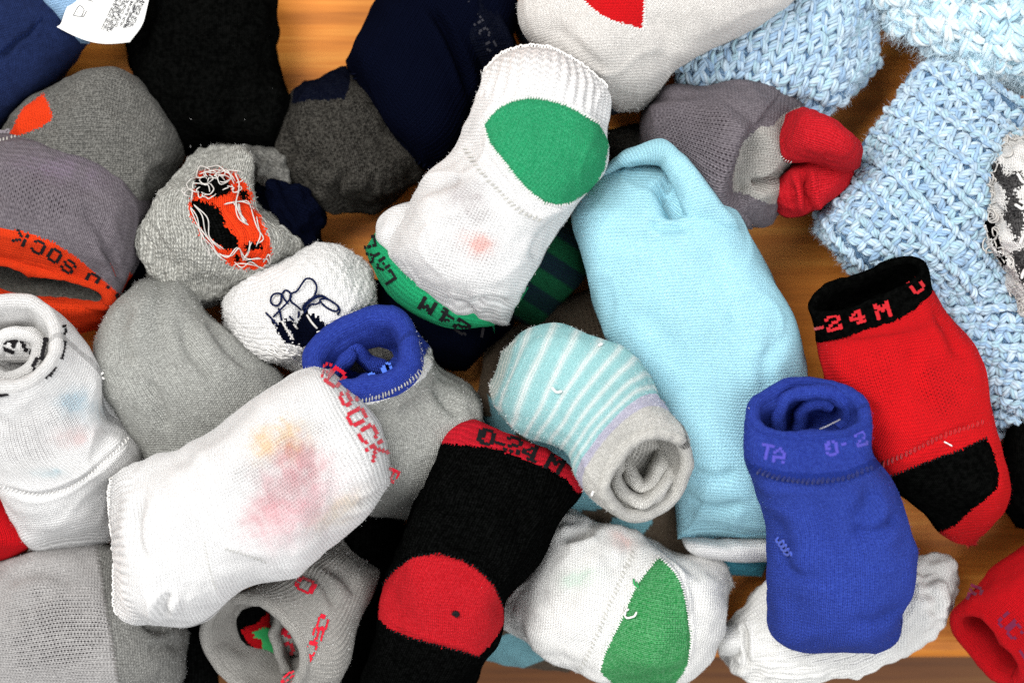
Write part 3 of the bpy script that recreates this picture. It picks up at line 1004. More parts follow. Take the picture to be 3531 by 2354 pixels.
threads(fg, [[(178, 29), (180, 28)]], 0.0002, M_INK, name='wash_symbol', lift=0.0, n=4, kind=None)
threads(fg, [[(193, -2), (205, 1), (214, 4)]], 0.00014, M_INK, name='wash_symbol', lift=0.0, n=10, kind=None)

# ---- black brushed sock
t = sock('plain black sock lying above the grey and orange one', (480, 180))
l = Loft(t, [st(335, -80, 615, -70, 1.6, 3.0), st(322, 10, 622, 10, 1.6, 3.1), st(298, 90, 640, 70, 1.6, 3.2), st(292, 160, 650, 160, 1.6, 3.2), st(320, 230, 684, 235, 1.6, 3.2), st(370, 300, 660, 310, 1.5, 2.8), st(410, 355, 560, 360, 1.2, 2.0)], seed=4, lumps=((0.001, 0.025), (0.0004, 0.01)))
l.part('body', M_BLACKFUZZ)

fuzz(l, 26, 0.0008, M_FZ_WHITE, name='lint', width=0.00006)

# ---- navy and charcoal sock
t = sock('dark navy sock with charcoal melange foot and folded lettered cuff', (900, 250))
l = Loft(t, [st(700, 185, 800, 142, 1.5, 2.4), st(668, 225, 850, 220, 1.7, 3.0), st(634, 305, 930, 320, 1.7, 3.2), st(646, 375, 970, 395, 1.7, 3.1), st(700, 445, 930, 450, 1.5, 2.8), st(765, 492, 860, 492, 1.3, 2.0)], seed=5,
         lumps=((0.0010, 0.022), (0.0003, 0.007)), creases=[([(740, 330), (700, 400), (720, 440)], 12, 0.002), ([(800, 380), (770, 450), (800, 480)], 10, 0.0022), ([(860, 390), (850, 450)], 9, 0.0015), ([(650, 300), (668, 345), (660, 370)], 10, 0.002)])
l.part('toe', M_NAVYRIB, poly=[(680, 130), (820, 120), (806, 160), (802, 205), (790, 228), (700, 232), (670, 240)], label='dark navy toe patch')
l.part('foot', M_CHAR)
l = Loft(t, [st(797, 140, 985, 405, 2.3, 3.4, 0, -22), st(822, 75, 1045, 350, 2.5, 3.7), st(862, 5, 1100, 250, 2.5, 3.8), st(920, -70, 1150, 130, 2.4, 3.7), st(980, -140, 1200, 20, 2.3, 3.6)], seed=6, cap1=0,
         ribs=[(0.0, 1.0, 0.0016, 0.00012, 0.1)], creases=[([(985, 10), (1030, 80), (1060, 150), (1078, 220)], 10, 0.004), ([(830, 180), (880, 290), (960, 370)], 5, 0.0008)])
l.part('body', M_NAVY)
stitch_row(l, [(812, 170), (830, 235), (880, 305), (940, 360), (985, 385)], 26, 6, M_T_GREYDK if False else plain('navy_stitch', lin('0b0f20', 0.8)), slant=0.2)
l = Loft(t, [st(985, -60, 1130, -80, 2.6, 2.8), st(1015, 20, 1160, 10, 2.6, 3.0), st(1050, 110, 1190, 90, 2.5, 3.0), st(1078, 190, 1205, 160, 2.3, 2.6), st(1095, 230, 1200, 205, 2.1, 2)], seed=7, creases=[([(1150, -10), (1175, 60), (1195, 130)], 9, 0.003)])
cf = l.part('cuff', M_NAVYRIB, label='folded navy cuff with faint grey letters')
lettering(l, [('U', 1068, 2), ('P', 1085, 28), ('T', 1100, 52), ('O', 1113, 76), ('C', 1128, 105)], 22, 24, M_T_GREYDK, drop=0.35, parent=cf)

# ---- grey, lilac and orange sock
t = sock('grey sock with orange heel patch and orange lettered cuff at left edge', (180, 420))
l = Loft(t, [st(3, 315, 0, 365, 1.7, 2.2), st(48, 250, 60, 430, 2.2, 3.6), st(150, 190, 150, 480, 2.4, 4.2), st(262, 158, 250, 500, 2.4, 4.2), st(345, 192, 320, 490, 2.2, 3.9), st(398, 295, 375, 445, 2.0, 3.2), st(430, 358, 405, 400, 1.8, 1.8)], seed=8,
         lumps=((0.0010, 0.03), (0.00015, 0.008)), creases=[([(340, 440), (370, 400), (400, 380)], 14, 0.003)])
l.part('heel', M_ORANGE, poly=[(-10, 335), (25, 303), (50, 250), (100, 215), (112, 240), (122, 272), (92, 294), (40, 312), (0, 335)], label='orange heel patch')
l.part('foot', M_GRAYDK)
l = Loft(t, [st(-70, 335, 347, 462, 2.6, 4.2, 0, -72), st(-95, 420, 342, 515, 2.9, 4.8, 0, -40), st(-110, 500, 322, 590, 3.0, 4.9), st(-120, 560, 292, 650, 3.2, 4.2, 12), st(-125, 604, 273, 694, 3.5, 2.1, 40)], seed=9, cap0=0.007, cap1=0,
         lumps=((0.0008, 0.035), (0.0001, 0.008)), creases=[([(170, 470), (210, 500), (250, 560), (280, 610)], 14, 0.002), ([(230, 560), (260, 600), (285, 650)], 8, 0.0018), ([(60, 380), (140, 400), (230, 450)], 22, 0.0012)])
l.stain(150, 390, 90, 30, 10, lin('7d6f80', 0.85), 0.5); l.stain(60, 440, 120, 60, 0, (0, 0, 0), 0.5, layer='open')
cuffpoly = [(-200, 520), (0, 524), (60, 533), (120, 555), (180, 594), (232, 640), (282, 682), (300, 800), (-200, 800)]
cf = l.part('cuff', M_ORANGE, poly=cuffpoly, label='orange cuff with black upside-down letters', also=lambda s: (s.fc_u > 0.72) & (s.fc_n[:, 2] <= 0.0))
l.part('body', M_LILAC)
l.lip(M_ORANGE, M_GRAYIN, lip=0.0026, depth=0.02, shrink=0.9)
edge_loops(l, 60, 0.0016, M_T_LILAC, row=3, rad=0.00045)
stitch_row(l, [(0, 322), (60, 308), (130, 310), (180, 342), (240, 378), (300, 420), (338, 455)], 44, 6, M_T_GREY, slant=0.3, off=-0.0003)
lu = Loft(t, [st(-60, 660, 276, 695, 2.4, 2.0), st(-40, 715, 266, 730, 2.2, 2.4), st(40, 760, 236, 762, 1.9, 1.6)], seed=109, cap0=0.004, dens=0.8)
lu.part('cuff_underside', M_ORANGE)
lettering(l, [('D', 211, 643), ('S', 157, 612), ('O', 125, 587), ('C', 88, 568), ('K', 47, 547)], 30, 30, M_T_BLACK, drop=0.08, parent=cf)
lettering(l, [('I', 263, 684), ('I', 242, 666)], 30, 24, M_T_BLACK, drop=0.08, parent=cf)

# ---- pieces showing from underneath
t = sock('navy sock hidden in the gap beside the orange cuff', (300, 650))
l = Loft(t, [st(285, 560, 380, 560, 1.1, 1.8), st(270, 640, 360, 640, 1.1, 2), st(240, 720, 330, 720, 1.0, 1.6)], seed=11, dens=0.6)
l.part('body', M_NAVY)
t = sock('black sock in the dark gap left of the red heeled one', (820, 1260))
l = Loft(t, [st(760, 1140, 930, 1150, 1.3, 2.2), st(740, 1260, 930, 1260, 1.3, 2.4), st(750, 1400, 900, 1400, 1.3, 2.4), st(740, 1540, 880, 1540, 1.2, 2.2), st(760, 1640, 860, 1640, 1, 1.5)], seed=12, dens=0.6)
l.part('body', M_BLACK)
t = sock('dark charcoal sock in shadow at the bottom edge', (430, 1490))
l = Loft(t, [st(380, 1400, 480, 1400, 1.0, 1.6), st(370, 1500, 500, 1500, 1.0, 1.8), st(380, 1620, 500, 1620, 1.0, 1.6)], seed=13, dens=0.6)
l.part('body', M_BLACK)
t = sock('small grey melange sock end behind the loose threaded one', (620, 390))
l = Loft(t, [st(540, 330, 555, 410, 1.6, 2.0), st(600, 342, 610, 445, 1.7, 2.6), st(655, 368, 660, 455, 1.7, 2.6), st(692, 400, 690, 445, 1.5, 1.6)], seed=14, lumps=((0.001, 0.012), (0.0005, 0.005)))
l.part('body', M_GRAYDK)
t = sock('little navy sock toe right of the orange embroidery', (670, 480))
l = Loft(t, [st(588, 435, 600, 480, 1.7, 2.0), st(640, 410, 650, 520, 2.0, 3.0), st(705, 440, 695, 565, 2.0, 3.0), st(752, 515, 735, 575, 1.7, 1.8)], seed=15, lumps=((0.0012, 0.012), (0.0006, 0.005)))
l.part('body', M_NAVY)
t = sock('slate sock edge showing under the oatmeal one', (1330, 180))
l = Loft(t, [st(1180, 40, 1260, 20, 1.4, 2), st(1205, 95, 1330, 60, 1.4, 2.2), st(1300, 190, 1480, 150, 1.4, 2.2), st(1385, 268, 1500, 235, 1.3, 1.6)], seed=16, dens=0.6)
l.part('body', M_SLATE)
t = sock('small charcoal sock end between green heel and lilac sock', (1420, 340))
l = Loft(t, [st(1385, 285, 1475, 275, 1.2, 1.8), st(1368, 345, 1500, 350, 1.3, 2.2), st(1370, 430, 1490, 440, 1.2, 2)], seed=17, dens=0.7)
l.part('body', M_CHAR)
t = sock('green and navy striped sock beside the white green heeled one', (1260, 600))
l = Loft(t, [st(1240, 480, 1350, 500, 1.4, 2.2), st(1200, 560, 1350, 610, 1.6, 2.8), st(1160, 650, 1300, 690, 1.5, 2.6), st(1120, 720, 1240, 750, 1.3, 2.0)], seed=18, dens=0.8)
l.stripes(lambda s: 0.5 + 3 * np.sin((s.pp[..., 0] * 0.55 - s.pp[..., 1] * 0.84) / 13.0 - 0.2), lin('141d33', 0.9))
l.part('body', M_GNSTRIPE)
t = sock('dark navy sock under the green lettered cuff', (1010, 790))
l = Loft(t, [st(850, 640, 1190, 690, 1.3, 2.2), st(880, 730, 1175, 755, 1.4, 2.6), st(945, 800, 1125, 805, 1.3, 2.4), st(1010, 848, 1070, 848, 1.1, 1.4)], seed=19, dens=0.8)
l.part('body', M_NAVY)
stitch_row(l, [(893, 655), (915, 668), (935, 680)], 8, 5, M_T_GREEN, slant=2)

# ---- brown sock with pale blue stripes, under the middle of the heap
t = sock('brown sock with light blue stripes lying flat beneath the heap', (1280, 1000))
l = Loft(t, [st(1215, 722, 1400, 640, 1.0, 1.4), st(1118, 815, 1480, 745, 1.1, 1.9), st(1095, 890, 1530, 850, 1.1, 1.9), st(1095, 960, 1580, 950, 1.0, 1.9), st(1085, 1100, 1610, 1150, 1.0, 1.9), st(1085, 1250, 1610, 1300, 1.0, 1.9), st(1075, 1400, 1560, 1470, 1.0, 1.8), st(1085, 1520, 1310, 1540, 0.8, 1.2)], seed=20, ribs=[(0, 0.25, 0.0022, 0.0003, 0.05)])
cb = lin('86c3cf', 0.85)
for poly in ([(1120, 905), (1145, 935), (1190, 985), (1175, 1010), (1130, 960)], [(1200, 1000), (1270, 1010), (1330, 1060), (1380, 1110), (1400, 1135), (1380, 1170), (1310, 1175), (1320, 1120), (1240, 1030)],
             [(1405, 1190), (1480, 1165), (1500, 1200), (1470, 1235), (1400, 1220)], [(1085, 1545), (1120, 1480), (1160, 1455), (1300, 1440), (1290, 1500), (1210, 1530), (1150, 1560)], [(1100, 960), (1160, 950), (1190, 1010), (1150, 1030)]):
    m = in_poly(l.pp, poly) & (l.N[..., 2] > 0)
    l.tint[m] = cb + (1,)
l.part('body', M_BROWN)

# ---- grey sock turned inside out, orange and black embroidery with loose ends
t = sock('pale grey inside-out sock with orange and black embroidery', (510, 520))
l = Loft(t, [st(490, 338, 560, 326, 2.3, 2.2), st(440, 380, 588, 372, 2.5, 3.6), st(385, 430, 592, 440, 2.6, 4.2), st(350, 490, 618, 492, 2.6, 4.5), st(329, 555, 688, 540, 2.5, 4.5), st(327, 610, 680, 590, 2.4, 4.2), st(365, 670, 610, 650, 2.1, 3.4), st(450, 712, 530, 700, 1.8, 1.8)], seed=21,
         lumps=((0.0012, 0.022), (0.00025, 0.005), (0.00012, 0.002)), ribs=[(0.35, 0.95, 0.0022, 0.00022, 0.1)], creases=[([(585, 370), (588, 430), (605, 490)], 10, 0.002)])
patch = [(459, 393), (505, 388), (540, 396), (562, 420), (580, 445), (577, 470), (600, 500), (615, 540), (626, 580), (610, 610), (580, 620), (545, 615), (515, 600), (490, 570), (460, 540), (440, 500), (432, 475), (446, 440), (450, 410)]
blk = [[(446, 412), (480, 400), (520, 405), (532, 440), (500, 455), (452, 445)], [(438, 462), (470, 462), (505, 480), (520, 520), (545, 548), (550, 570), (520, 575), (500, 560), (465, 535), (446, 500)], [(545, 432), (566, 440), (572, 462), (555, 460)], [(560, 560), (600, 558), (606, 572), (566, 578)], [(566, 592), (580, 590), (582, 606), (568, 606)], [(540, 590), (552, 588), (552, 602), (540, 602)]]
for b in blk:
    l.part('embroidery', M_BLACK, poly=b, jitter=2.5, label='black embroidery stitches', kind='stuff')
l.part('embroidery', M_ORANGE, poly=patch, jitter=2.5, label='orange embroidery stitches', kind='stuff')
l.part('body', M_GRAYLT)
r_ = np.random.default_rng(5)
ends = []
for k in range(16):
    c_ = np.array([r_.uniform(450, 545), r_.uniform(395, 450)]); a0 = r_.uniform(0, 6.28); rad_ = r_.uniform(8, 20)
    ends.append([c_ + rad_ * np.array([math.cos(a0 + q) * 1.2, math.sin(a0 + q) * 0.8]) + r_.normal(size=2) * 3 for q in np.linspace(0, r_.uniform(3, 6), 7)])
for base in ([(440, 480), (452, 510), (470, 530), (480, 560), (500, 580), (520, 600)], [(450, 470), (470, 500), (478, 540), (510, 570)], [(545, 398), (552, 430), (545, 470), (556, 500), (570, 520)], [(520, 466), (560, 462), (585, 480), (590, 520), (600, 545), (590, 560)], [(505, 580), (530, 585), (548, 575), (560, 590), (600, 592)], [(560, 600), (570, 570), (575, 555)], [(600, 600), (615, 590), (625, 600), (618, 612), (604, 610)], [(436, 450), (425, 440), (430, 432), (445, 440), (440, 455)], [(540, 465), (548, 490), (560, 508)], [(490, 590), (470, 560), (462, 530), (450, 515)], [(535, 605), (555, 612), (580, 605), (600, 615)], [(470, 400), (500, 392), (530, 400), (545, 415)]):
    for k in range(2):
        ends.append([np.array(p) + r_.normal(size=2) * 4 for p in base])
threads(l, ends, 0.0002, M_T_CREAM, lift=0.003)
threads(l, [[(548, 468), (552, 490), (562, 512)]], 0.0005, M_T_CREAM, lift=0.001)
fuzz(l, 3000, 0.00056, M_FZ_WHITE, width=0.00004, avoid=[patch])

# ---- white terry sock with navy thread loops
t = sock('white terry sock with loops of navy embroidery thread', (690, 710))
l = Loft(t, [st(503, 705, 512, 745, 2.2, 2.0), st(553, 656, 572, 812, 2.7, 3.2), st(640, 604, 650, 850, 2.9, 3.6), st(722, 567, 740, 855, 2.8, 3.6), st(795, 570, 820, 810, 2.6, 3.2), st(842, 612, 864, 730, 2.4, 2.4), st(862, 650, 868, 695, 2.2, 1.6)], seed=22,
         lumps=((0.0008, 0.022), (0.0001, 0.004), (0.00012, 0.0018)), ribs=[(0.05, 0.5, 0.0017, 0.00018, 0.1)], creases=[([(700, 690), (690, 740), (700, 800)], 16, 0.003), ([(760, 750), (800, 755), (840, 735)], 14, 0.002)])
T8 = lambda P_: [(499.6 + a * .1996, 552.9 + b * .1996) for a, b in P_]
NVP = T8([(610, 880), (680, 1040), (780, 1170), (960, 1215), (1080, 1225), (1150, 1150), (1500, 1040), (1660, 955), (1330, 975), (1250, 975), (1170, 900), (1110, 830), (1060, 860), (1020, 760), (985, 780), (960, 900), (900, 960), (800, 900), (760, 900), (880, 1130), (850, 1120), (720, 930), (690, 960)])
l.part('embroidery', M_NAVY, poly=NVP, jitter=2.0, label='navy embroidery patch', kind='stuff')
l.part('body', M_TERRY)
nv_lines = [T8([(820, 730), (770, 670), (745, 620), (700, 605), (640, 625), (615, 690), (640, 735), (690, 745), (730, 700), (740, 630), (780, 570), (830, 590), (850, 640), (800, 720), (740, 780), (640, 880)]),
            T8([(560, 830), (620, 890), (690, 970)]), T8([(705, 780), (730, 850), (740, 920)]),
            T8([(970, 800), (900, 740), (850, 700), (838, 640), (860, 605), (920, 575), (980, 490), (1030, 437), (1100, 450), (1145, 530), (1120, 630), (1060, 700), (1000, 740), (980, 800)]),
            T8([(1200, 720), (1180, 680), (1250, 668), (1330, 705), (1395, 760), (1380, 805), (1330, 805), (1260, 770), (1200, 720)]), T8([(1390, 750), (1412, 800), (1385, 850)]),
            T8([(985, 800), (1040, 730), (1120, 665), (1200, 640), (1290, 680), (1340, 720)]), T8([(980, 770), (1030, 710), (1110, 650), (1200, 632), (1260, 660)]),
            T8([(1000, 830), (1070, 740), (1140, 730), (1190, 700)]), T8([(830, 870), (860, 900), (880, 915)]), T8([(935, 815), (945, 850), (930, 880)])]
threads(l, nv_lines, 0.00034, M_T_NAVY, name='navy_thread', lift=0.0015, n=70)
wt_lines = [T8([(740, 920), (800, 1020), (880, 1140)]), T8([(1030, 850), (1080, 930), (1150, 1010)]), T8([(880, 960), (920, 1010)])]
threads(l, wt_lines, 0.00035, M_T_CREAM, lift=0.0006)
fr = []
for k in range(20):
    a0 = np.array(T8([(r_.uniform(560, 900), r_.uniform(1170, 1320))])[0]); L_ = r_.uniform(18, 48); a_ = r_.uniform(0.1, 0.9)
    fr.append([a0, a0 + L_ * .5 * np.array([math.cos(a_), math.sin(a_)]) + r_.normal(size=2) * 3, a0 + L_ * np.array([math.cos(a_), math.sin(a_)])])
for k in range(9):
    a0 = np.array(T8([(r_.uniform(1130, 1330), r_.uniform(1050, 1160))])[0]); L_ = r_.uniform(12, 26)
    fr.append([a0, a0 + np.array([L_ * .5, -4 + r_.normal() * 3]), a0 + np.array([L_, r_.normal() * 6 - 6])])
threads(l, fr, 0.0002, M_T_WHITE, name='frayed_thread', lift=0.0015, n=12)
fuzz(l, 12000, 0.0006, M_FZ_WHITE, width=0.00004, avoid=[NVP])

# ---- plain grey sock
t = sock('plain light grey sock between the orange cuff and red lettered white one', (430, 840))
l = Loft(t, [st(340, 642, 425, 630, 2.6, 2.2), st(255, 708, 475, 710, 3.0, 4.0), st(217, 800, 560, 785, 3.2, 4.8), st(225, 880, 655, 870, 3.2, 5.0), st(272, 955, 700, 970, 3.0, 4.8), st(340, 1050, 720, 1080, 2.8, 4.2), st(400, 1140, 700, 1160, 2.4, 3.0)], seed=23,
         lumps=((0.0008, 0.035), (0.00012, 0.008)), creases=[([(420, 740), (440, 810), (500, 880)], 14, 0.0022), ([(330, 870), (360, 930), (380, 1000)], 14, 0.002), ([(300, 690), (270, 760), (290, 840)], 20, 0.0022), ([(470, 730), (520, 800), (590, 850)], 12, 0.0018), ([(380, 640), (360, 720), (370, 790)], 16, 0.0016)])
l.part('body', M_GRAY)
fuzz(l, 3000, 0.00068, M_FZ_WHITE, width=0.00004)
threads(l, [[(238, 855), (232, 862), (240, 870)]], 0.0004, M_T_WHITE, lift=0.001)

# ---- white sock at the left edge, opening up towards the viewer
t = sock('white sock with black letters round its rolled opening at left edge', (130, 980))
l = Loft(t, [st(85, 1247, 250, 1240, 2.6, 3.0), st(20, 1165, 300, 1118, 3.0, 4.6, 4), st(-60, 1050, 322, 1030, 3.6, 5.0, 20), st(-110, 960, 248, 938, 4.4, 4.8, 40), st(-128, 870, 206, 852, 5.4, 4.4, 55), st(-108, 800, 140, 780, 6.6, 3.6, 66)], seed=24, cap0=0.01, cap1=0,
         lumps=((0.0009, 0.03), (0.00012, 0.009)), creases=[([(250, 960), (235, 1020), (200, 1070)], 18, 0.0015), ([(0, 1118), (90, 1135), (170, 1115), (250, 1050), (290, 1010)], 6, 0.0014)])
l.stain(180, 930, 45, 30, 20, lin('a9d3e6', 0.85), 0.5); l.stain(170, 1000, 40, 22, -10, lin('e4b8b4', 0.85), 0.4); l.stain(110, 1085, 30, 10, 0, lin('a9dbe8', 0.85), 0.5)
l.stain(60, 1010, 80, 70, 0, (0, 0, 0), 0.9, layer='open'); l.stain(150, 960, 60, 60, 0, (0, 0, 0), 0.6, layer='open')
l.part('toe', M_WHITE, poly=[(-80, 1105), (0, 1122), (90, 1138), (170, 1118), (250, 1052), (320, 985), (400, 1100), (300, 1300), (-80, 1300)])
l.part('body', M_SHEER)
l.lip(M_TERRY, M_TERRY, lip=0.0026, depth=0.02, shrink=0.85)
stitch_row(l, [(0, 1118), (90, 1135), (170, 1115), (250, 1050), (300, 1000)], 38, 5, M_T_WHITE, slant=0.4)
lettering(l, [('O', 100, 842), ('E', 122, 800)], 40, 52, M_T_BLACK, ang=[118, 100], off=0.0004)
lettering(l, [('P', 137, 760)], 22, 30, M_T_BLACK, ang=80, off=0.0004, drop=0.2)
lettering(l, [('I', 0, 905)], 40, 40, M_T_BLACK, ang=80, off=0.0004, drop=0.2)
f1 = fold_strip(t, [(-30, 850), (10, 870), (60, 855), (85, 820), (80, 780), (40, 765), (5, 775), (-10, 810)], 6.0, M_TERRY, thick=0.0035, depth=0.02)
lt = Loft(t, [st(-15, 760, 85, 760, 5.3, 1.6), st(-15, 790, 90, 790, 5.4, 2.0), st(0, 830, 80, 830, 5.3, 1.8)], seed=25, dens=0.8)
lt.part('inner_fold', M_TERRY)
lettering(lt, [('2', 22, 782), ('K', 52, 778), ('I', 78, 790)], 36, 46, M_T_BLACK, ang=20, off=0.0004)
tl = Loft(t, [st(-40, 850, 40, 835, 4.6, 0.8), st(-40, 880, 45, 868, 4.6, 1.0), st(-30, 900, 30, 890, 4.6, 0.6)], seed=26, dens=0.5)
tl.part('lining_pattern', M_TEAL, label='teal lining showing in the opening')
fuzz(l, 3600, 0.00062, M_FZ_WHITE, width=0.00004)

# ---- grey sock with blue cuff
t = sock('grey sock with royal blue cuff and white band, opening towards viewer', (920, 960))
l = Loft(t, [st(850, 1185, 1000, 1195, 2.2, 2.4), st(825, 1090, 1075, 1065, 2.6, 4.0, 5), st(795, 990, 1108, 925, 3.0, 4.4, 15), st(765, 930, 1015, 852, 3.6, 4.0, 30), st(735, 890, 990, 812, 4.4, 3.6, 44), st(695, 850, 974, 772, 5.2, 3.3, 54)], seed=27, cap1=0,
         lumps=((0.0008, 0.03), (0.00012, 0.008)), creases=[([(1000, 880), (1030, 930), (1060, 960)], 16, 0.002)])
cf = l.part('cuff', M_BLUECUFF, poly=[(600, 980), (840, 897), (880, 886), (930, 862), (965, 832), (985, 800), (1010, 700), (600, 650)], label='royal blue ribbed cuff', also=lambda s: (s.fc_u > 0.93))
l.part('white_band', M_WHITE, poly=[(600, 1010), (830, 934), (880, 920), (930, 898), (975, 868), (996, 835), (990, 800), (965, 832), (930, 862), (880, 886), (840, 897), (600, 980)], label='white knitted band')
l.part('body', M_GRAY)
l.lip(M_BLUECUFF, M_BLUECUFF, lip=0.0040, depth=0.020, shrink=0.9)
stitch_row(l, [(825, 922), (880, 907), (930, 882), (968, 852), (990, 822)], 26, 6, M_T_GREY, slant=0.3, thick=0.25)
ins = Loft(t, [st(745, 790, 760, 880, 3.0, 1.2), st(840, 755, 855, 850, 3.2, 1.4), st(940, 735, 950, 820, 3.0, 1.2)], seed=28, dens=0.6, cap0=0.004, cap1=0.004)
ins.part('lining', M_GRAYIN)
fold_strip(t, [(735, 875), (770, 850), (800, 815), (815, 800), (840, 830), (880, 845)], [4.2, 4.7, 4.8, 4.6, 4.4, 4.3], M_BLUECUFF, thick=0.0036, depth=0.014)
lettering(l, [('2', 852, 868), ('0', 888, 845), ('D', 938, 802)], 24, 26, M_T_BLUE, ang=-22, drop=0.25, off=0.0001, parent=cf)
fuzz(l, 3000, 0.00068, M_FZ_WHITE, width=0.00004)

# ---- white and green heel, upper
t = sock('white sock with bright green heel and green lettered cuff', (1130, 430))
l = Loft(t, [st(930, 470, 990, 440, 4.2, 2.2), st(872, 505, 980, 520, 4.2, 2.8), st(864, 545, 960, 580, 4.1, 2.8), st(885, 590, 980, 640, 4.0, 2.6), st(920, 632, 1000, 680, 3.9, 2.2)], seed=29, dens=0.9)
l.part('fold', M_WHITE)
lc = Loft(t, [st(885, 500, 1215, 660, 3.8, 3.2), st(862, 530, 1190, 705, 3.9, 3.4, 0, 20), st(845, 560, 1152, 745, 3.9, 3.2, 0, 52), st(839, 572, 1138, 756, 3.7, 2.6, 0, 66)], seed=30, cap1=0.005, lumps=((0.0005, 0.03),))
cf = lc.part('cuff', M_GREENCUFF, label='green ribbed cuff with black letters')
lettering(lc, [('2', 1060, 750), ('4', 1026, 727), ('M', 982, 702)], 34, 30, M_T_BLACK, drop=0.06, off=0.0003, parent=cf)
lettering(lc, [('L', 893, 636), ('A', 878, 608), ('Y', 859, 588), ('L', 849, 556)], 26, 28, M_T_BLACK, ang=[-122, -122, -112, -100], drop=0.06, off=0.0003, parent=cf)
lettering(lc, [('I', 1108, 762)], 24, 22, M_T_BLACK, ang=-170, off=0.0003, parent=cf)
l = Loft(t, [st(1100, 165, 1394, 210, 5.4, 3.8, 0, -55), st(1108, 205, 1402, 245, 5.5, 4.6, 0, -30), st(1086, 262, 1390, 320, 5.5, 5.0), st(1055, 315, 1390, 375, 5.5, 5.2), st(1012, 372, 1366, 425, 5.5, 5.2), st(957, 433, 1318, 480, 5.5, 5.0), st(925, 490, 1275, 545, 5.5, 5.0), st(905, 550, 1245, 610, 5.4, 5.0), st(898, 595, 1215, 660, 5.2, 4.6), st(925, 637, 1192, 702, 5.0, 4.0), st(958, 668, 1168, 748, 4.7, 3.0, 0, 14)], seed=31, cap0=0.008, cap1=0.008,
         lumps=((0.0010, 0.034), (0.00013, 0.010)), ribs=[(0.0, 0.14, 0.0040, 0.0006, 0.03)],
         creases=[([(950, 440), (1010, 420), (1060, 405)], 14, 0.0016), ([(1080, 700), (1120, 690), (1175, 700)], 10, 0.002), ([(1290, 500), (1250, 560), (1230, 610)], 14, 0.0015), ([(1100, 345), (1150, 405), (1200, 470), (1250, 505)], 7, 0.0006), ([(1020, 690), (1060, 700), (1100, 735)], 8, 0.0015), (heel[0:7], 5, 0.0007, 0.5), (heel[10:] + [heel[0]], 5, 0.0007, 0.5)])
l.stain(1062, 440, 45, 28, -10, (0, 0, 0), 1.0, layer='open'); l.stain(1090, 490, 40, 25, 10, (0, 0, 0), 1.0, layer='open'); l.stain(1060, 560, 90, 60, 0, (0, 0, 0), 0.5, layer='open')
l.stain(1068, 455, 48, 36, 20, lin('c9c4c4', 0.85), 0.5); l.stain(1096, 562, 30, 24, 20, lin('ee9d8e', 0.9), 0.55)
l.part('heel', M_GREENHEEL, poly=heel, label='bright green heel patch')
l.part('body', M_SHEER)
stitch_row(l, heel[0:7], 48, 4.0, M_T_WHITE, slant=0.3)
stitch_row(l, heel[10:] + [heel[0]], 50, 4.0, M_T_WHITE, slant=0.3)
stitch_row(l, [(1069, 342), (1090, 377), (1120, 413), (1151, 444), (1192, 484), (1212, 494), (1238, 505)], 22, 7, M_T_GREY, name='picot_row', slant=0.5, thick=0.2)
edge_loops(l, 44, 0.0012, M_T_WHITE, row=2)
fuzz(l, 3600, 0.00062, M_FZ_WHITE, width=0.00004, avoid=[heel])

# ---- oatmeal sock with red heel
t = sock('oatmeal melange sock with red heel at the top edge', (1480, 90))
l = Loft(t, [st(1200, -160, 1930, -160, 3.6, 4.4), st(1192, -60, 1868, -50, 3.8, 5.0), st(1184, 30, 1775, 35, 3.8, 5.0), st(1222, 95, 1640, 112, 3.7, 4.8), st(1305, 160, 1560, 165, 3.5, 4.4), st(1385, 218, 1508, 218, 3.2, 3.6), st(1422, 257, 1466, 257, 2.9, 2.2)], seed=32, cap0=0,
         lumps=((0.0009, 0.04), (0.00012, 0.008)), creases=[([(1500, 20), (1540, 90), (1520, 170)], 26, 0.0016), ([(1250, 60), (1330, 110), (1400, 170)], 18, 0.0014)])
hp = [(1320, -60), (1340, 0), (1360, 20), (1400, 45), (1475, 66), (1480, 0), (1470, -70)]
l.part('heel', M_RED, poly=hp, label='red heel patch')
l.part('body', M_OATMEAL)
stitch_row(l, [(1340, 0), (1360, 22), (1400, 47), (1475, 68), (1481, 30), (1480, 0)], 34, 3.6, M_T_WHITE, slant=0.3)
fuzz(l, 3600, 0.00074, M_FZ_WHITE, width=0.00004, avoid=[hp])

# ---- lilac grey sock with crumpled red toe
t = sock('lilac grey sock with crumpled red toe', (1700, 360))
l = Loft(t, [st(1470, 250, 1458, 330, 2.2, 2.6), st(1530, 206, 1530, 400, 2.8, 4.0), st(1610, 201, 1610, 460, 3.0, 4.6), st(1690, 190, 1665, 515, 3.0, 4.8), st(1765, 196, 1738, 528, 2.9, 4.4), st(1835, 240, 1778, 503, 2.6, 3.4), st(1850, 300, 1820, 440, 2.3, 2.0)], seed=33,
         lumps=((0.0009, 0.035), (0.00012, 0.008)), creases=[([(1490, 240), (1530, 225), (1600, 215)], 10, 0.0018), ([(1735, 430), (1775, 425), (1812, 395)], 11, 0.007, 0.1)],
         steps=[([(1735, 285), (1705, 325), (1690, 370), (1680, 410), (1682, 450), (1705, 490)], 8, 80, 0.0075)])
for q_ in ((1600, 290, 80, 50), (1580, 340, 80, 40), (1650, 370, 40, 60)):
    l.stain(q_[0], q_[1], q_[2], q_[3], 0, (0, 0, 0), 0.9, layer='open')
l.part('lining', M_GRAYRIB, poly=[(1745, 292), (1708, 325), (1692, 370), (1682, 412), (1684, 440), (1720, 448), (1770, 470), (1830, 450), (1850, 330), (1838, 244), (1800, 262), (1775, 290)], label='grey ribbed inside of the sock')
l.part('body', M_LILAC)
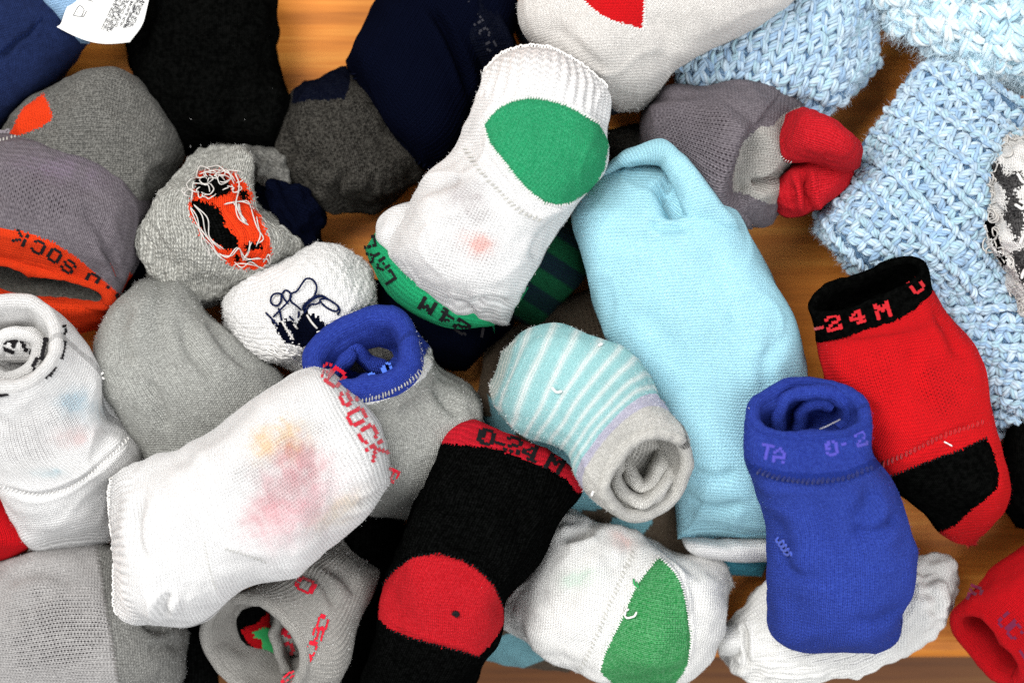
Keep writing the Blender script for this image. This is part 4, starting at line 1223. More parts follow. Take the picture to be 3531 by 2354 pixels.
fold_strip(t, [(1682, 405), (1705, 415), (1735, 432), (1775, 442)], [4.4, 4.3, 4.2, 4.0], M_GRAYRIB, thick=0.004, depth=0.012, name='lining_fold')
l1 = Loft(t, [st(1800, 262, 1772, 325, 3.9, 2.0), st(1842, 246, 1800, 368, 4.2, 3.2), st(1890, 268, 1858, 378, 4.3, 3.8), st(1940, 303, 1915, 396, 4.3, 3.8), st(1974, 330, 1962, 394, 4.1, 2.8), st(1985, 348, 1980, 385, 3.9, 1.8)], seed=34, cap0=0.005, lumps=((0.0005, 0.025), (0.0001, 0.006)))
l1.part('toe', M_REDFLEECE, label='upper lobe of the red toe')
l2 = Loft(t, [st(1746, 456, 1786, 490, 3.2, 2.0), st(1806, 395, 1816, 502, 3.2, 3.0), st(1850, 365, 1862, 494, 3.1, 3.2), st(1912, 370, 1902, 462, 3.0, 3.2), st(1976, 360, 1960, 420, 2.9, 2.4)], seed=35, lumps=((0.0005, 0.025), (0.0001, 0.006)),
          creases=[([(1842, 385), (1850, 420), (1856, 455), (1862, 490)], 9, 0.005), ([(1812, 420), (1820, 450), (1812, 480)], 12, 0.002)])
l2.part('toe', M_REDFLEECE, label='lower lobe of the red toe')
stitch_row(l1, [(1800, 268), (1776, 320), (1796, 360), (1816, 372)], 22, 3, M_T_WHITE, slant=0.4)

# ---- long pale cyan sock
t = sock('long plain pale cyan sock with folded tip', (1620, 800))
l = Loft(t, [st(1440, 372, 1545, 362, 2.9, 2.4), st(1385, 400, 1592, 402, 3.3, 3.6), st(1342, 440, 1652, 452, 3.6, 4.6), st(1317, 512, 1706, 510, 3.8, 5.0), st(1334, 612, 1758, 585, 3.8, 5.2), st(1375, 722, 1802, 700, 3.8, 5.2), st(1440, 830, 1846, 815, 3.7, 5.2), st(1505, 920, 1874, 925, 3.6, 5.0), st(1540, 1030, 1880, 1050, 3.3, 4.8), st(1545, 1130, 1862, 1150, 2.9, 4.2), st(1557, 1236, 1840, 1240, 2.4, 3.0)], seed=36, cap1=0.006,
         lumps=((0.0010, 0.04), (0.0001, 0.012)),
         creases=[([(1490, 506), (1520, 524), (1556, 524), (1580, 512)], 13, 0.0026, 0.0), ([(1525, 395), (1546, 450), (1556, 505)], 28, 0.0100, 0.05), ([(1385, 560), (1430, 545), (1500, 560), (1560, 600)], 20, 0.0012), ([(1600, 560), (1660, 660), (1700, 780)], 26, 0.0013), ([(1450, 700), (1540, 790), (1600, 880)], 24, 0.0012), ([(1580, 1060), (1640, 1090), (1700, 1080)], 14, 0.0016), ([(1570, 1150), (1640, 1170), (1720, 1150)], 14, 0.0014), ([(1790, 760), (1760, 840), (1770, 920)], 18, 0.0014)])
l.part('body', M_CYAN)
lf = Loft(t, [st(1355, 432, 1385, 430, 4.0, 0.8), st(1384, 388, 1412, 402, 4.3, 1.1), st(1412, 360, 1440, 386, 4.6, 1.3), st(1459, 335, 1478, 380, 4.9, 1.5), st(1521, 317, 1512, 380, 5.3, 1.6), st(1562, 352, 1524, 392, 5.6, 1.7), st(1612, 402, 1546, 428, 5.75, 1.8), st(1662, 462, 1561, 478, 5.75, 1.7), st(1698, 512, 1572, 520, 5.55, 1.3), st(1690, 560, 1600, 560, 5.2, 0.8)], seed=136, cap0=0.004, cap1=0.008, lumps=((0.0004, 0.03), (0.0001, 0.01)))
lf.part('folded_tip', M_CYAN)
lh = Loft(t, [st(1562, 1225, 1800, 1225, 2.3, 2.4), st(1566, 1250, 1800, 1250, 2.5, 2.9), st(1590, 1275, 1790, 1280, 2.4, 2.6), st(1620, 1290, 1780, 1295, 2.2, 1.6)], seed=37, dens=0.8)
lh.part('hem', M_WHITE, label='white hem below the cyan leg')
lh = Loft(t, [st(1620, 1265, 1780, 1265, 1.4, 1.6), st(1640, 1300, 1770, 1300, 1.3, 1.6), st(1670, 1325, 1750, 1325, 1.2, 1.0)], seed=38, dens=0.6)
lh.part('underside', M_TEAL)
stitch_row(l, [(1562, 1228), (1620, 1232), (1690, 1230), (1770, 1224)], 40, 4, M_T_CYAN, slant=1.5)

# ---- striped roll
t = sock('rolled aqua sock with thin white stripes and grey spiral end', (1370, 960))
l = Loft(t, [st(1131, 885, 1146, 805, 4.6, 2.6), st(1142, 935, 1215, 757, 4.9, 4.0), st(1190, 990, 1300, 747, 5.2, 4.8), st(1240, 1017, 1400, 787, 5.5, 5.0, 4), st(1300, 1050, 1472, 845, 5.9, 4.8, 10), st(1342, 1100, 1520, 905, 6.3, 4.4, 20), st(1378, 1142, 1553, 960, 6.8, 4.0, 36), st(1408, 1168, 1568, 1008, 7.2, 3.5, 50)], seed=39, cap1=0, cap0=0.014,
         lumps=((0.0008, 0.03), (0.0001, 0.009)))
def _str(s):
    u_ = s.U / s.total
    w = np.zeros_like(u_)
    for c_ in (0.10, 0.20, 0.30, 0.395, 0.485, 0.57, 0.65, 0.72):
        w += np.exp(-((u_ - c_ + 0.004 * field(s.P, 0.02, 4)) / 0.015) ** 2)
    return w
l.stripes(_str, (0.80, 0.79, 0.75), 0.75)
l.stripes(lambda s: np.clip((0.07 - s.U / s.total) * 40, 0, 1), lin('ddd5c8', 0.85), 0.8)
l.part('lavender_band', M_LAVRIB, u=(0.765, 0.86), label='lavender ribbed band')
l.part('cuff', M_GRAYROLL, u=(0.86, 1.1), label='grey ribbed end of the roll')
l.part('body', M_AQUA)
l.lip(M_GRAYROLL, M_GRAYROLL, lip=0.0024, depth=0.016, shrink=0.9)
fold_strip(t, [(1440, 1020), (1420, 1062), (1416, 1102), (1434, 1137), (1468, 1153), (1503, 1141), (1530, 1105), (1545, 1060)], [5.6, 6.5, 6.9, 7.0, 7.0, 6.9, 6.7, 6.0], M_GRAYROLL, thick=0.0034, depth=0.02, name='spiral_layer')
fold_strip(t, [(1424, 1030), (1440, 1062), (1455, 1098), (1478, 1117), (1500, 1104), (1515, 1068), (1522, 1020)], [5.6, 6.3, 6.6, 6.7, 6.7, 6.5, 5.6], M_GRAYROLL, thick=0.0034, depth=0.02, name='spiral_layer')
fuzz(l, 3600, 0.00074, M_FZ_WHITE, width=0.00004)
threads(l, [[(1268, 890), (1278, 900), (1290, 898)], [(1375, 793), (1383, 789)], [(1362, 1128), (1358, 1138)]], 0.0004, M_T_WHITE)

# ---- white sock with red letters, in front
t = sock('plump white sock with red letters and orange print showing through', (580, 1140))
l = Loft(t, [st(262, 1092, 278, 1408, 5.0, 3.6, 0, -8), st(325, 1058, 338, 1425, 5.6, 5.0), st(410, 1038, 440, 1430, 5.9, 5.4), st(480, 987, 560, 1365, 6.0, 5.4), st(560, 937, 660, 1312, 6.0, 5.4), st(640, 880, 760, 1250, 5.9, 5.2), st(695, 850, 835, 1195, 5.8, 4.8), st(730, 841, 885, 1140, 5.6, 4.2, 0, 16), st(762, 846, 905, 1104, 5.3, 3.4, 0, 34)], seed=40, cap0=0.009, cap1=0.008,
         lumps=((0.0010, 0.034), (0.00013, 0.010)), ribs=[(0.0, 0.13, 0.0032, 0.0005, 0.04)],
         creases=[([(330, 1120), (312, 1200), (318, 1260), (345, 1300)], 13, 0.002), ([(385, 1425), (375, 1395), (390, 1360)], 12, 0.003), ([(400, 1045), (440, 1080), (450, 1140)], 24, 0.0014), ([(890, 1120), (870, 1145), (830, 1170)], 9, 0.0016), ([(355, 1330), (400, 1350), (440, 1390)], 18, 0.0012)])
l.stain(640, 1010, 62, 40, -15, lin('f5c06a', 0.9), 0.50, 1.3); l.stain(700, 1062, 62, 46, 30, lin('d9606e', 0.9), 0.36, 1.3); l.stain(606, 1185, 56, 42, -20, lin('d0485c', 0.9), 0.40, 1.3); l.stain(690, 1180, 90, 45, -35, lin('efb9bf', 0.9), 0.5); l.stain(780, 1170, 60, 24, -35, lin('f3dcb8', 0.9), 0.4); l.stain(660, 1110, 60, 60, 0, lin('c93e58', 0.9), 0.29, 1.3)
l.stain(660, 1090, 110, 110, 0, (0, 0, 0), 0.8, layer='open')
l.part('body', M_SHEER)
lettering(l, [('D', 771, 867), ('S', 802, 911), ('O', 820, 957), ('C', 845, 996), ('K', 866, 1035)], 36, 44, M_T_RED, ang=[38, 62, 62, 60, 60], drop=0.03)
lettering(l, [('A', 752, 848)], 22, 40, M_T_RED, ang=12, drop=0.35)
lettering(l, [('P', 901, 1092)], 30, 26, M_T_RED, ang=115, drop=0.1)
edge_loops(l, 46, 0.0012, M_T_WHITE, row=2)
stitch_row(l, [(470, 1245), (480, 1300), (495, 1350)], 14, 4, M_T_GREY, slant=0.6, thick=0.2)
stitch_row(l, [(520, 1260), (570, 1275), (610, 1290)], 12, 4, M_T_GREY, slant=0.6, thick=0.2)
fuzz(l, 4800, 0.00062, M_FZ_WHITE, width=0.00004)

# ---- red sock at the left edge
t = sock('red sock showing below the white one at left edge', (20, 1210))
l = Loft(t, [st(-120, 1120, -20, 1110, 2.0, 2.6), st(-120, 1180, 45, 1165, 2.2, 3.4), st(-110, 1240, 82, 1230, 2.2, 3.4), st(-100, 1310, 40, 1290, 1.9, 2.4)], seed=41)
l.part('body', M_REDDK)

# ---- sheer grey sock, lower left
t = sock('sheer grey sock with darker melange toe in the lower left corner', (200, 1420))
l = Loft(t, [st(-140, 1330, -140, 1640, 2.2, 3.6), st(-20, 1292, -20, 1660, 2.4, 4.2), st(110, 1256, 110, 1660, 2.4, 4.4), st(225, 1240, 245, 1650, 2.4, 4.4), st(310, 1290, 330, 1625, 2.3, 4.0), st(390, 1395, 400, 1590, 2.1, 3.4), st(442, 1455, 438, 1550, 1.8, 2.0)], seed=42, cap0=0,
         lumps=((0.0009, 0.035), (0.0001, 0.009)), creases=[([(0, 1335), (100, 1310), (180, 1340)], 20, 0.0016), ([(330, 1420), (360, 1440), (390, 1440)], 14, 0.003), ([(340, 1500), (380, 1480), (420, 1480)], 14, 0.0015)])
l.stain(130, 1450, 110, 90, 0, (0, 0, 0), 1.0, layer='open')
l.part('toe', M_GRAYMID, poly=[(222, 1200), (230, 1300), (245, 1400), (262, 1500), (280, 1620), (600, 1700), (600, 1200)], label='darker grey melange toe')
l.part('body', M_GRAYSHEER)
stitch_row(l, [(220, 1258), (232, 1320), (244, 1400), (258, 1480), (272, 1570)], 34, 6, plain('grey_seam_thread', lin('6e6b68', 0.85)), slant=0.5)
fuzz(l, 2400, 0.00062, M_FZ_WHITE, width=0.00004)

# ---- grey ring sock with red letters
t = sock('grey ribbed sock with red letters round its open mouth at the bottom', (640, 1430))
l = Loft(t, [st(785, 1212, 872, 1300, 2.0, 2.6), st(705, 1262, 850, 1390, 2.5, 3.8, 6), st(625, 1318, 806, 1500, 3.0, 4.2, 26), st(545, 1362, 750, 1575, 3.6, 4.2, 45), st(492, 1378, 680, 1582, 4.2, 4.0, 56)], seed=43, cap1=0,
         lumps=((0.0008, 0.03), (0.0001, 0.009)), ribs=[(0.0, 1.0, 0.0017, 0.00018, 0.05)], creases=[([(745, 1290), (790, 1320), (820, 1370)], 14, 0.002), ([(690, 1310), (740, 1340), (770, 1400)], 10, 0.0014)])
l.part('body', M_GRAYRIB)
l.lip(M_GRAYRIB, M_GRAYRIB, lip=0.0022, depth=0.024, shrink=0.85)
lettering(l, [('O', 702, 1344)], 44, 30, M_T_RED, ang=25, off=0.0004)
lettering(l, [('C', 741, 1430), ('S', 730, 1455), ('O', 714, 1490), ('P', 698, 1520), ('S', 664, 1556)], 38, 24, M_T_RED, ang=[105, 105, 112, 122, 140], off=0.0004, drop=0.2)
fold_strip(t, [(655, 1545), (640, 1500), (630, 1455), (640, 1415), (665, 1385), (685, 1375)], [3.4, 3.5, 3.6, 3.7, 3.7, 3.6], M_GRAYRIB, thick=0.0024, depth=0.02)
inn = Loft(t, [st(640, 1400, 700, 1395, 2.6, 0.8), st(636, 1450, 700, 1450, 2.7, 1.0), st(650, 1510, 690, 1510, 2.6, 0.8)], seed=44, dens=0.9)
inn.part('inner_fold', M_GRAYRIB)
lettering(inn, [('O', 648, 1440), ('C', 672, 1445), ('C', 656, 1490)], 30, 40, M_T_RED, ang=70, off=0.0004)
inn = Loft(t, [st(530, 1410, 620, 1370, 2.2, 0.5), st(540, 1460, 632, 1440, 2.2, 0.6), st(575, 1510, 636, 1510, 2.2, 0.5)], seed=45, dens=0.9)
inn.part('lining_pattern', M_T_GREEN, poly=[(578, 1452), (606, 1440), (622, 1445), (635, 1510), (622, 1508), (600, 1485), (603, 1470), (585, 1462)], label='green pattern inside')
inn.part('lining_pattern', M_REDDK, poly=[(552, 1447), (590, 1430), (622, 1400), (640, 1440), (606, 1442), (578, 1452), (603, 1470), (600, 1500), (570, 1475)], label='dark red pattern inside')
inn.part('lining_pattern', M_BLACK)
fuzz(l, 2400, 0.00062, M_FZ_WHITE, width=0.00004)

# ---- black sock with red heel
t = sock('black sock with red heel and red cuff lettered in black', (1080, 1270))
l = Loft(t, [st(810, 1660, 1050, 1660, 3.0, 4.0), st(832, 1550, 1092, 1550, 3.4, 4.6), st(862, 1450, 1156, 1455, 3.8, 5.0), st(874, 1365, 1166, 1372, 4.0, 5.2), st(898, 1275, 1238, 1280, 4.1, 5.2), st(935, 1180, 1285, 1200, 4.2, 5.2), st(975, 1090, 1322, 1138, 4.2, 4.8), st(1012, 1018, 1330, 1118, 4.2, 4.2, 0, 8), st(1036, 964, 1337, 1100, 4.1, 3.4, 0, 24)], seed=46, cap0=0, cap1=0.007,
         lumps=((0.0010, 0.034), (0.00013, 0.010)), ribs=[(0.5, 0.95, 0.0019, 0.00012, 0.05)], creases=[([(1000, 1262), (1080, 1278), (1165, 1330)], 12, 0.0018), ([(960, 1150), (1040, 1170), (1120, 1160)], 16, 0.0014), ([(1150, 1120), (1200, 1190), (1190, 1260)], 18, 0.0016), ([(1040, 1060), (1100, 1110), (1180, 1120)], 14, 0.0012), (rh[0:9], 5, 0.0007, 0.5), (rh[9:], 5, 0.0007, 0.5)])
cl = [(1013, 1016), (1065, 1022), (1129, 1028), (1192, 1049), (1255, 1073), (1303, 1101), (1324, 1130)]
cf = l.part('cuff', M_REDCUFF, poly=cl + [(1360, 1130), (1360, 900), (980, 900), (990, 1016)], label='red cuff lettered in black')
l.part('heel', M_REDFLEECE, poly=rh, label='round red heel patch')
l.part('body', M_BLACK)
stitch_row(l, rh[1:9], 44, 4, M_T_BLACK, slant=0.4)
stitch_row(l, rh[11:16], 30, 4, M_T_BLACK, slant=0.4)
lettering(l, [('0', 1117, 1003), ('-', 1148, 1018), ('2', 1179, 1021), ('4', 1219, 1039), ('M', 1274, 1065)], 38, 36, M_T_BLACK, ang=[14, 16, 18, 22, 28], drop=0.08, parent=cf)
threads(l, [[(1040, 1410), (1047, 1405), (1052, 1410), (1046, 1414)]], 0.0006, M_T_BLACK, lift=0.0004)

fuzz(l, 20, 0.0008, M_FZ_WHITE, name='lint', width=0.00006)

# ---- second white and green heel
t = sock('creamy white sock with faded green heel at the bottom edge', (1430, 1390))
l = Loft(t, [st(1180, 1350, 1152, 1438, 2.0, 1.8), st(1232, 1280, 1205, 1472, 2.3, 3.4), st(1285, 1186, 1268, 1512, 2.4, 4.0), st(1360, 1188, 1340, 1546, 2.5, 4.3), st(1440, 1220, 1420, 1562, 2.5, 4.4), st(1520, 1243, 1510, 1574, 2.5, 4.4), st(1600, 1268, 1575, 1556, 2.4, 4.2), st(1664, 1298, 1632, 1505, 2.2, 3.6), st(1693, 1345, 1672, 1430, 2.0, 2.0)], seed=47,
         lumps=((0.0011, 0.03), (0.00025, 0.011)), creases=[([(1290, 1235), (1325, 1222), (1370, 1205)], 11, 0.0035), ([(1430, 1222), (1445, 1260), (1440, 1300)], 14, 0.0014), ([(1570, 1320), (1592, 1370), (1600, 1420)], 16, 0.0018), ([(1530, 1260), (1570, 1290), (1620, 1340)], 16, 0.0014), ([(1340, 1260), (1330, 1330), (1300, 1400)], 20, 0.0012), (gh[11:] + [gh[0]], 5, 0.0006, 0.5), (gh[:7], 5, 0.0006, 0.5)])
l.stain(1330, 1330, 40, 20, -10, lin('c9e6d2', 0.85), 0.5); l.stain(1430, 1240, 26, 18, 30, lin('eab9ae', 0.85), 0.5); l.stain(1260, 1340, 60, 40, -30, (0, 0, 0), 0.9, layer='open')
l.part('heel', M_GREENHEEL2, poly=gh, label='faded green heel patch')
l.part('body', M_RIBWHITE)
stitch_row(l, gh[11:] + [gh[0]], 52, 4, M_T_WHITE, slant=0.3)
stitch_row(l, gh[:7], 46, 4, M_T_WHITE, slant=0.3)
stitch_row(l, [(1455, 1268), (1440, 1300), (1418, 1350), (1395, 1400), (1370, 1460), (1345, 1515), (1330, 1540)], 30, 6, M_T_GREY, name='picot_row', slant=0.4, thick=0.2)
threads(l, [[(1432, 1408), (1440, 1417), (1455, 1414), (1462, 1404)], [(1435, 1410), (1438, 1400), (1444, 1398)]], 0.00035, M_T_WHITE, lift=0.0015)
threads(l, [[(1455, 1328), (1457, 1340), (1465, 1347), (1462, 1335)]], 0.00035, M_T_GREEN, lift=0.0012)
fuzz(l, 3600, 0.00068, M_FZ_WHITE, width=0.00004, avoid=[gh])

# ---- white ribbed sock under the blue one
t = sock('flat white ribbed sock lying under the blue one', (1930, 1420))
l = Loft(t, [st(1650, 1462, 1658, 1510, 1.2, 1.2), st(1695, 1395, 1700, 1550, 1.5, 2.2), st(1780, 1330, 1790, 1572, 1.7, 2.8), st(1900, 1288, 1900, 1562, 1.8, 3.0), st(2005, 1275, 2012, 1520, 1.8, 3.0), st(2100, 1282, 2112, 1475, 1.8, 3.0), st(2170, 1284, 2170, 1412, 1.7, 2.6), st(2196, 1315, 2209, 1358, 1.5, 1.6)], seed=48,
         lumps=((0.0010, 0.018), (0.0003, 0.006)), ribs=[(0.08, 0.72, 0.0021, 0.00035, 0.08)], creases=[([(2130, 1330), (2160, 1320), (2190, 1330)], 8, 0.0014), ([(2125, 1350), (2150, 1380), (2140, 1420)], 10, 0.0012), ([(1708, 1425), (1715, 1470), (1712, 1530)], 6, 0.002)])
l.part('body', M_RIBWHITE)
l = Loft(t, [st(1650, 1440, 1705, 1430, 1.9, 1.2), st(1645, 1468, 1715, 1465, 1.9, 1.6), st(1655, 1500, 1712, 1510, 1.8, 1.2)], seed=49, cap0=0.006, cap1=0.006)
l.part('toe', M_RIBWHITE)
fuzz(l, 900, 0.00062, M_FZ_WHITE, width=0.00004)

# ---- royal blue sock
t = sock('royal blue sock standing with its turned-in opening up', (1920, 1200))
l = Loft(t, [st(1830, 1483, 2010, 1492, 4.0, 2.6, 0, -10), st(1775, 1448, 2068, 1455, 4.3, 4.0, 0, -12), st(1752, 1375, 2098, 1370, 4.8, 5.0), st(1756, 1290, 2096, 1285, 5.2, 5.2), st(1765, 1210, 2076, 1195, 5.6, 5.0), st(1746, 1128, 2048, 1110, 6.0, 4.8, 5), st(1722, 1068, 2014, 1048, 6.4, 4.3, 14), st(1710, 1003, 2006, 986, 6.9, 3.4, 30), st(1706, 950, 2008, 940, 7.3, 2.4, 50)], seed=50, cap0=0.010, cap1=0,
         lumps=((0.0010, 0.034), (0.00013, 0.010)), ribs=[(0.80, 1.0, 0.0013, 0.0001, 0.03)],
         creases=[([(2010, 1120), (1985, 1180), (1965, 1240)], 20, 0.0022), ([(1780, 1180), (1800, 1250), (1780, 1300)], 22, 0.0016), ([(1720, 1088), (1800, 1110), (1900, 1116), (2010, 1080)], 9, 0.0010), ([(2060, 1180), (2020, 1220), (1960, 1235)], 14, 0.0022), ([(1770, 1290), (1830, 1330), (1900, 1330)], 18, 0.0013), ([(1900, 1150), (1890, 1220), (1910, 1290)], 20, 0.0011), ([(2080, 1400), (2010, 1430), (1940, 1420)], 18, 0.0012)])
nearband = [(1700, 1078), (1740, 1092), (1800, 1108), (1870, 1113), (1940, 1105), (2000, 1085), (2025, 1068)]
nb2 = [(1700, 1052), (1740, 1068), (1800, 1082), (1870, 1088), (1940, 1080), (1990, 1062), (2025, 1045)]
l.part('seam_band', M_BLUEDK, poly=nearband + nb2[::-1], label='darker blue seam below the cuff')
cf = l.part('cuff', M_BLUECUFF, poly=nb2 + [(2080, 800), (1640, 800)], label='royal blue cuff with faint purple letters', also=lambda s: (s.fc_u > 0.86))
l.part('body', M_BLUE)
l.lip(M_BLUECUFF, M_BLUECUFF, lip=0.0024, depth=0.02, shrink=0.82)
stitch_row(l, [(1745, 1082), (1800, 1098), (1870, 1104), (1940, 1096), (2000, 1074)], 24, 7, plain('blue_seam_thread', lin('122062', 0.9)), slant=0.4)
lettering(l, [('T', 1762, 1036), ('A', 1790, 1044), ('0', 1910, 1028), ('-', 1940, 1018), ('2', 1978, 1006)], 28, 34, M_T_PURPLE, ang=[12, 8, -8, -12, -16], drop=0.12, off=0.0001, parent=cf)
fold_strip(t, [(1796, 1000), (1790, 960), (1806, 918), (1856, 900), (1912, 904), (1948, 930), (1950, 965), (1930, 985)], [6.4, 6.9, 7.2, 7.3, 7.2, 7.0, 6.7, 6.4], M_BLUECUFF, thick=0.003, depth=0.02)
fold_strip(t, [(1838, 1000), (1842, 960), (1858, 932), (1890, 922), (1915, 935)], [6.0, 6.5, 6.9, 6.9, 6.7], M_BLUECUFF, thick=0.003, depth=0.02)
sq = [[(1788 + 6 * k, 1232 + 9 * k), (1782 + 6 * k, 1240 + 9 * k), (1790 + 6 * k, 1246 + 9 * k), (1798 + 6 * k, 1240 + 9 * k), (1800 + 6 * k, 1250 + 9 * k)] for k in range(4)]
threads(l, sq, 0.0004, M_T_BLUEIN, name='pulled_thread', lift=0.0012)
threads(l, [[(1882, 985), (1905, 975), (1930, 962)], [(1718, 935), (1735, 955), (1752, 978)]], 0.00006, M_T_WHITE, lift=0.001)
fuzz(l, 3000, 0.00062, M_T_BLUEIN, width=0.00004)

# ---- red sock with black toe
t = sock('red sock with black heel patch and black cuff lettered in red', (2090, 920))
l = Loft(t, [st(2225, 1262, 2246, 1258, 2.9, 1.2), st(2182, 1234, 2266, 1224, 3.1, 2.2), st(2128, 1190, 2298, 1175, 3.4, 3.4), st(2038, 1110, 2310, 1112, 3.7, 4.4), st(1985, 1050, 2292, 1022, 3.9, 4.8), st(1930, 970, 2264, 930, 4.1, 5.0), st(1890, 890, 2240, 830, 4.2, 5.0), st(1872, 805, 2202, 745, 4.6, 4.6), st(1866, 757, 2152, 676, 5.2, 3.2, 18), st(1866, 714, 2128, 604, 5.9, 1.75, 40)], seed=51, cap1=0,
         lumps=((0.0010, 0.034), (0.00013, 0.010)), creases=[([(2020, 1068), (2090, 1038), (2160, 1003), (2255, 970)], 7, 0.0008), ([(2150, 700), (2190, 760), (2220, 830)], 16, 0.0018), ([(1900, 880), (1960, 930), (2030, 940)], 18, 0.0014), ([(2090, 800), (2110, 880), (2160, 950)], 20, 0.0013)])
l.stain(2160, 900, 60, 60, 0, (0, 0, 0), 0.9, layer='open'); l.stain(2010, 860, 60, 90, 20, (0, 0, 0), 0.5, layer='open')
cl2 = [(1840, 795), (1868, 790), (1939, 778), (1990, 757), (2055, 739), (2103, 710), (2138, 670)]
cf = l.part('cuff', M_BLACKFUZZ, poly=cl2 + [(2200, 640), (2200, 500), (1780, 500), (1780, 795)], label='black cuff lettered in red', also=lambda s: (s.fc_u > 0.93))
bp_ = [(2020, 1106), (2060, 1088), (2130, 1060), (2200, 1035), (2265, 1006), (2283, 1040), (2295, 1085), (2292, 1120), (2260, 1150), (2230, 1172), (2195, 1207), (2150, 1225), (2080, 1180), (2010, 1130)]
l.part('heel', M_BLACKFUZZ, poly=bp_, label='black heel patch')
l.part('body', M_RED)
l.lip(M_BLACKFUZZ, M_BLACKFUZZ, lip=0.0016, depth=0.02, shrink=0.85)
stitch_row(l, bp_[0:5], 34, 4, M_T_BLACK, slant=0.4)
stitch_row(l, [(2020, 1068), (2090, 1038), (2160, 1003), (2255, 970)], 24, 7, plain('red_seam_thread', lin('b00a10', 0.9)), slant=0.5)
lettering(l, [('-', 1882, 752), ('2', 1914, 740), ('4', 1968, 725), ('M', 2027, 712)], 34, 36, M_T_REDDULL, ang=[-14, -14, -15, -16], drop=0.04, parent=cf)
lettering(l, [('U', 2104, 655)], 30, 34, M_T_REDDULL, ang=-35, drop=0.25, parent=cf)
threads(l, [[(2168, 1014), (2178, 1019), (2186, 1024)]], 0.00025, M_T_WHITE)
fuzz(l, 1800, 0.00062, M_T_RED, width=0.00004, avoid=[bp_, cl2 + [(2200, 640), (2200, 500), (1780, 500), (1780, 795)]])

# ---- red sock in the corner
t = sock('red sock in the lower right corner, open mouth with faint purple letters', (2280, 1440))
l = Loft(t, [st(2440, 1180, 2600, 1360, 2.4, 3.2), st(2350, 1260, 2500, 1440, 2.8, 3.8), st(2270, 1322, 2420, 1510, 3.1, 3.2, 14), st(2198, 1388, 2345, 1572, 3.4, 2.0, 40)], seed=52, cap0=0, cap1=0)
l.part('body', M_REDDK)
l.lip(M_REDDK, M_REDDK, lip=0.0024, depth=0.022, shrink=0.85)
lettering(l, [('P', 2240, 1362), ('U', 2312, 1425), ('C', 2332, 1448), ('S', 2348, 1500)], 30, 36, M_T_PINK, ang=[20, 48, 50, 55], drop=0.12, off=0.0001)

# ---- black sock at the right edge
t = sock('black sock at the right edge below the blue bootie', (2335, 1050))
l = Loft(t, [st(2345, 880, 2460, 860, 1.7, 2.4), st(2316, 960, 2480, 960, 1.9, 3.2), st(2296, 1050, 2490, 1060, 1.9, 3.4), st(2296, 1140, 2480, 1150, 1.8, 3.2), st(2330, 1215, 2440, 1230, 1.5, 2.0)], seed=53, dens=0.7)
l.part('body', M_BLACKFUZZ)

# ---- hand knitted booties
YB = [(0.40, 0.50, 0.58), (0.35, 0.46, 0.56), (0.29, 0.41, 0.53), (0.23, 0.35, 0.49), (0.33, 0.45, 0.53), (0.29, 0.43, 0.50)]
t = Thing('knitted_bootie', 'chunky marled blue knitted bootie beside the oatmeal sock', 'bootie', (1830, 110), 'marled blue knitted booties')
l = Loft(t, [st(1700, -140, 2000, -140, 1.9, 3.2), st(1640, -40, 2004, -20, 2.0, 3.6), st(1590, 60, 2006, 80, 2.0, 3.7), st(1550, 140, 1985, 165, 1.9, 3.6), st(1580, 215, 1925, 232, 1.8, 3.2), st(1660, 275, 1850, 272, 1.5, 2.2)], seed=54, cap0=0, dens=0.8, lumps=((0.0012, 0.02), (0.0004, 0.008)))
l.part('body', M_BOOTIE)
yarn_stitches(l, 0.0034, 0.0026, M_YARN, YB, seed=11, long=1.9, slant=0.5, fat=0.5)
fuzz(l, 14000, 0.00280, M_FZ_PALE, width=0.00003)

t = Thing('knitted_bootie', 'large marled blue knitted bootie at the right edge', 'bootie', (2180, 500), 'marled blue knitted booties')
l = Loft(t, [st(2110, 420, 2440, 400, 1.6, 3.2), st(2060, 560, 2440, 540, 1.8, 3.8), st(2070, 690, 2430, 690, 1.9, 4.0), st(2150, 800, 2410, 830, 1.9, 3.8), st(2220, 910, 2385, 940, 1.8, 3.4), st(2285, 1000, 2350, 1010, 1.5, 2.2)], seed=58, cap0=0.02, dens=0.8, lumps=((0.0012, 0.024), (0.0004, 0.008)))
l.part('leg', M_BOOTIE)
yarn_stitches(l, 0.0031, 0.0026, M_YARN, YB, seed=14, long=1.8, slant=0.6, ridge=2, fat=0.52, name='leg_stitches')
fuzz(l, 10000, 0.00280, M_FZ_PALE, width=0.00003)
l = Loft(t, [st(2150, 128, 2440, 330, 2.6, 3.0), st(2062, 215, 2410, 500, 2.8, 4.2), st(1990, 335, 2330, 640, 2.8, 4.4), st(1925, 430, 2215, 700, 2.7, 4.2), st(1880, 490, 2080, 690, 2.5, 3.6), st(1868, 535, 1975, 635, 2.1, 2.4)], seed=55, dens=0.8, lumps=((0.0014, 0.024), (0.0004, 0.008)))
l.part('foot', M_BOOTIE)
yarn_stitches(l, 0.0031, 0.0026, M_YARN, YB, seed=12, long=1.8, slant=0.6, ridge=3, fat=0.52, name='foot_stitches')
fuzz(l, 18000, 0.00280, M_FZ_PALE, width=0.00003)

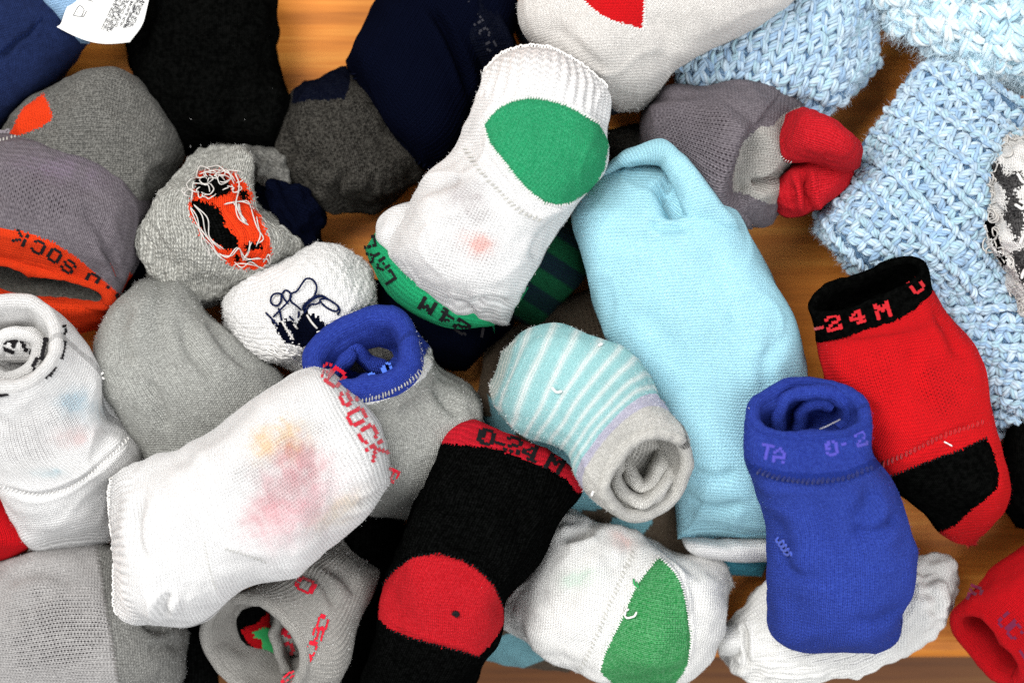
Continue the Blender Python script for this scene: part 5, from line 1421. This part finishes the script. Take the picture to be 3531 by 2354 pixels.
t = Thing('knitted_bootie', 'fluffy very pale blue knitted bootie in the upper right corner', 'bootie', (2220, 60), None)
l = Loft(t, [st(1985, -120, 2440, -140, 2.6, 3.6), st(2008, -20, 2450, -20, 2.8, 4.2), st(2050, 60, 2450, 80, 2.8, 4.2), st(2130, 130, 2450, 150, 2.6, 3.8), st(2230, 185, 2420, 220, 2.2, 2.4)], seed=56, cap0=0, dens=0.7, lumps=((0.0016, 0.02), (0.0006, 0.008)))
l.part('body', M_FLUFFG)
YF = [(0.56, 0.66, 0.70), (0.47, 0.62, 0.69), (0.36, 0.56, 0.66), (0.62, 0.67, 0.67), (0.43, 0.60, 0.69)]
yarn_stitches(l, 0.0046, 0.0036, M_YARN, YF, seed=13, long=2.0, slant=0.7, fat=0.5, jit=0.3)
fuzz(l, 16000, 0.00700, M_FZ_PALE, width=0.00004, spread=1.2, curl=1.0)

# ---- white and black inside-out sock at the right edge
t = sock('white inside-out sock with black patches and thread loops at right edge', (2310, 500))
l = Loft(t, [st(2325, 290, 2430, 280, 4.0, 2.2), st(2270, 365, 2460, 370, 4.5, 4.0), st(2250, 460, 2470, 470, 4.7, 4.6), st(2270, 560, 2470, 570, 4.6, 4.6), st(2312, 650, 2460, 660, 4.3, 4.0), st(2345, 730, 2430, 735, 3.9, 2.4)], seed=57, lumps=((0.001, 0.016), (0.0005, 0.006)))
for pb in ([(2270, 372), (2298, 374), (2308, 402), (2345, 392), (2352, 420), (2330, 440), (2352, 470), (2352, 525), (2335, 562), (2318, 520), (2304, 498), (2314, 455), (2294, 420), (2268, 402)], [(2322, 580), (2352, 568), (2375, 600), (2360, 670), (2340, 640)]):
    l.part('patch', M_BLKGREY, poly=pb, jitter=3, label='black and grey patterned patch')
for pb in ([(2240, 385), (2262, 380), (2258, 410), (2240, 415)], [(2250, 440), (2268, 432), (2266, 460), (2250, 462)], [(2258, 490), (2275, 488), (2300, 560), (2295, 585), (2270, 540)], [(2290, 590), (2308, 585), (2312, 610), (2296, 612)]):
    l.part('patch', M_BLACK, poly=pb, jitter=2, label='small black woven patch')
l.part('body', M_INSIDE)
lo = []
for k in range(46):
    yy_ = r_.uniform(300, 720)
    xl = np.interp(yy_, [300, 365, 460, 560, 650, 725], [2322, 2268, 2248, 2268, 2312, 2345])
    c_ = np.array([xl + r_.uniform(-6, 26), yy_]); rad_ = r_.uniform(6, 16); a0 = r_.uniform(0, 6.28)
    lo.append([c_ + rad_ * np.array([math.cos(a0 + q), math.sin(a0 + q) * 1.2]) for q in np.linspace(0, r_.uniform(3, 5.5), 7)])
threads(l, lo, 0.00026, M_T_CREAM, name='thread_loop', lift=0.003)
threads(l, [[(2330, 470), (2345, 480), (2352, 470), (2340, 462)], [(2335, 400), (2350, 420), (2360, 410)], [(2340, 560), (2352, 540), (2360, 560)], [(2345, 640), (2352, 620), (2362, 640), (2350, 655)]], 0.0005, M_T_WHITE, name='thread_loop', lift=0.002)
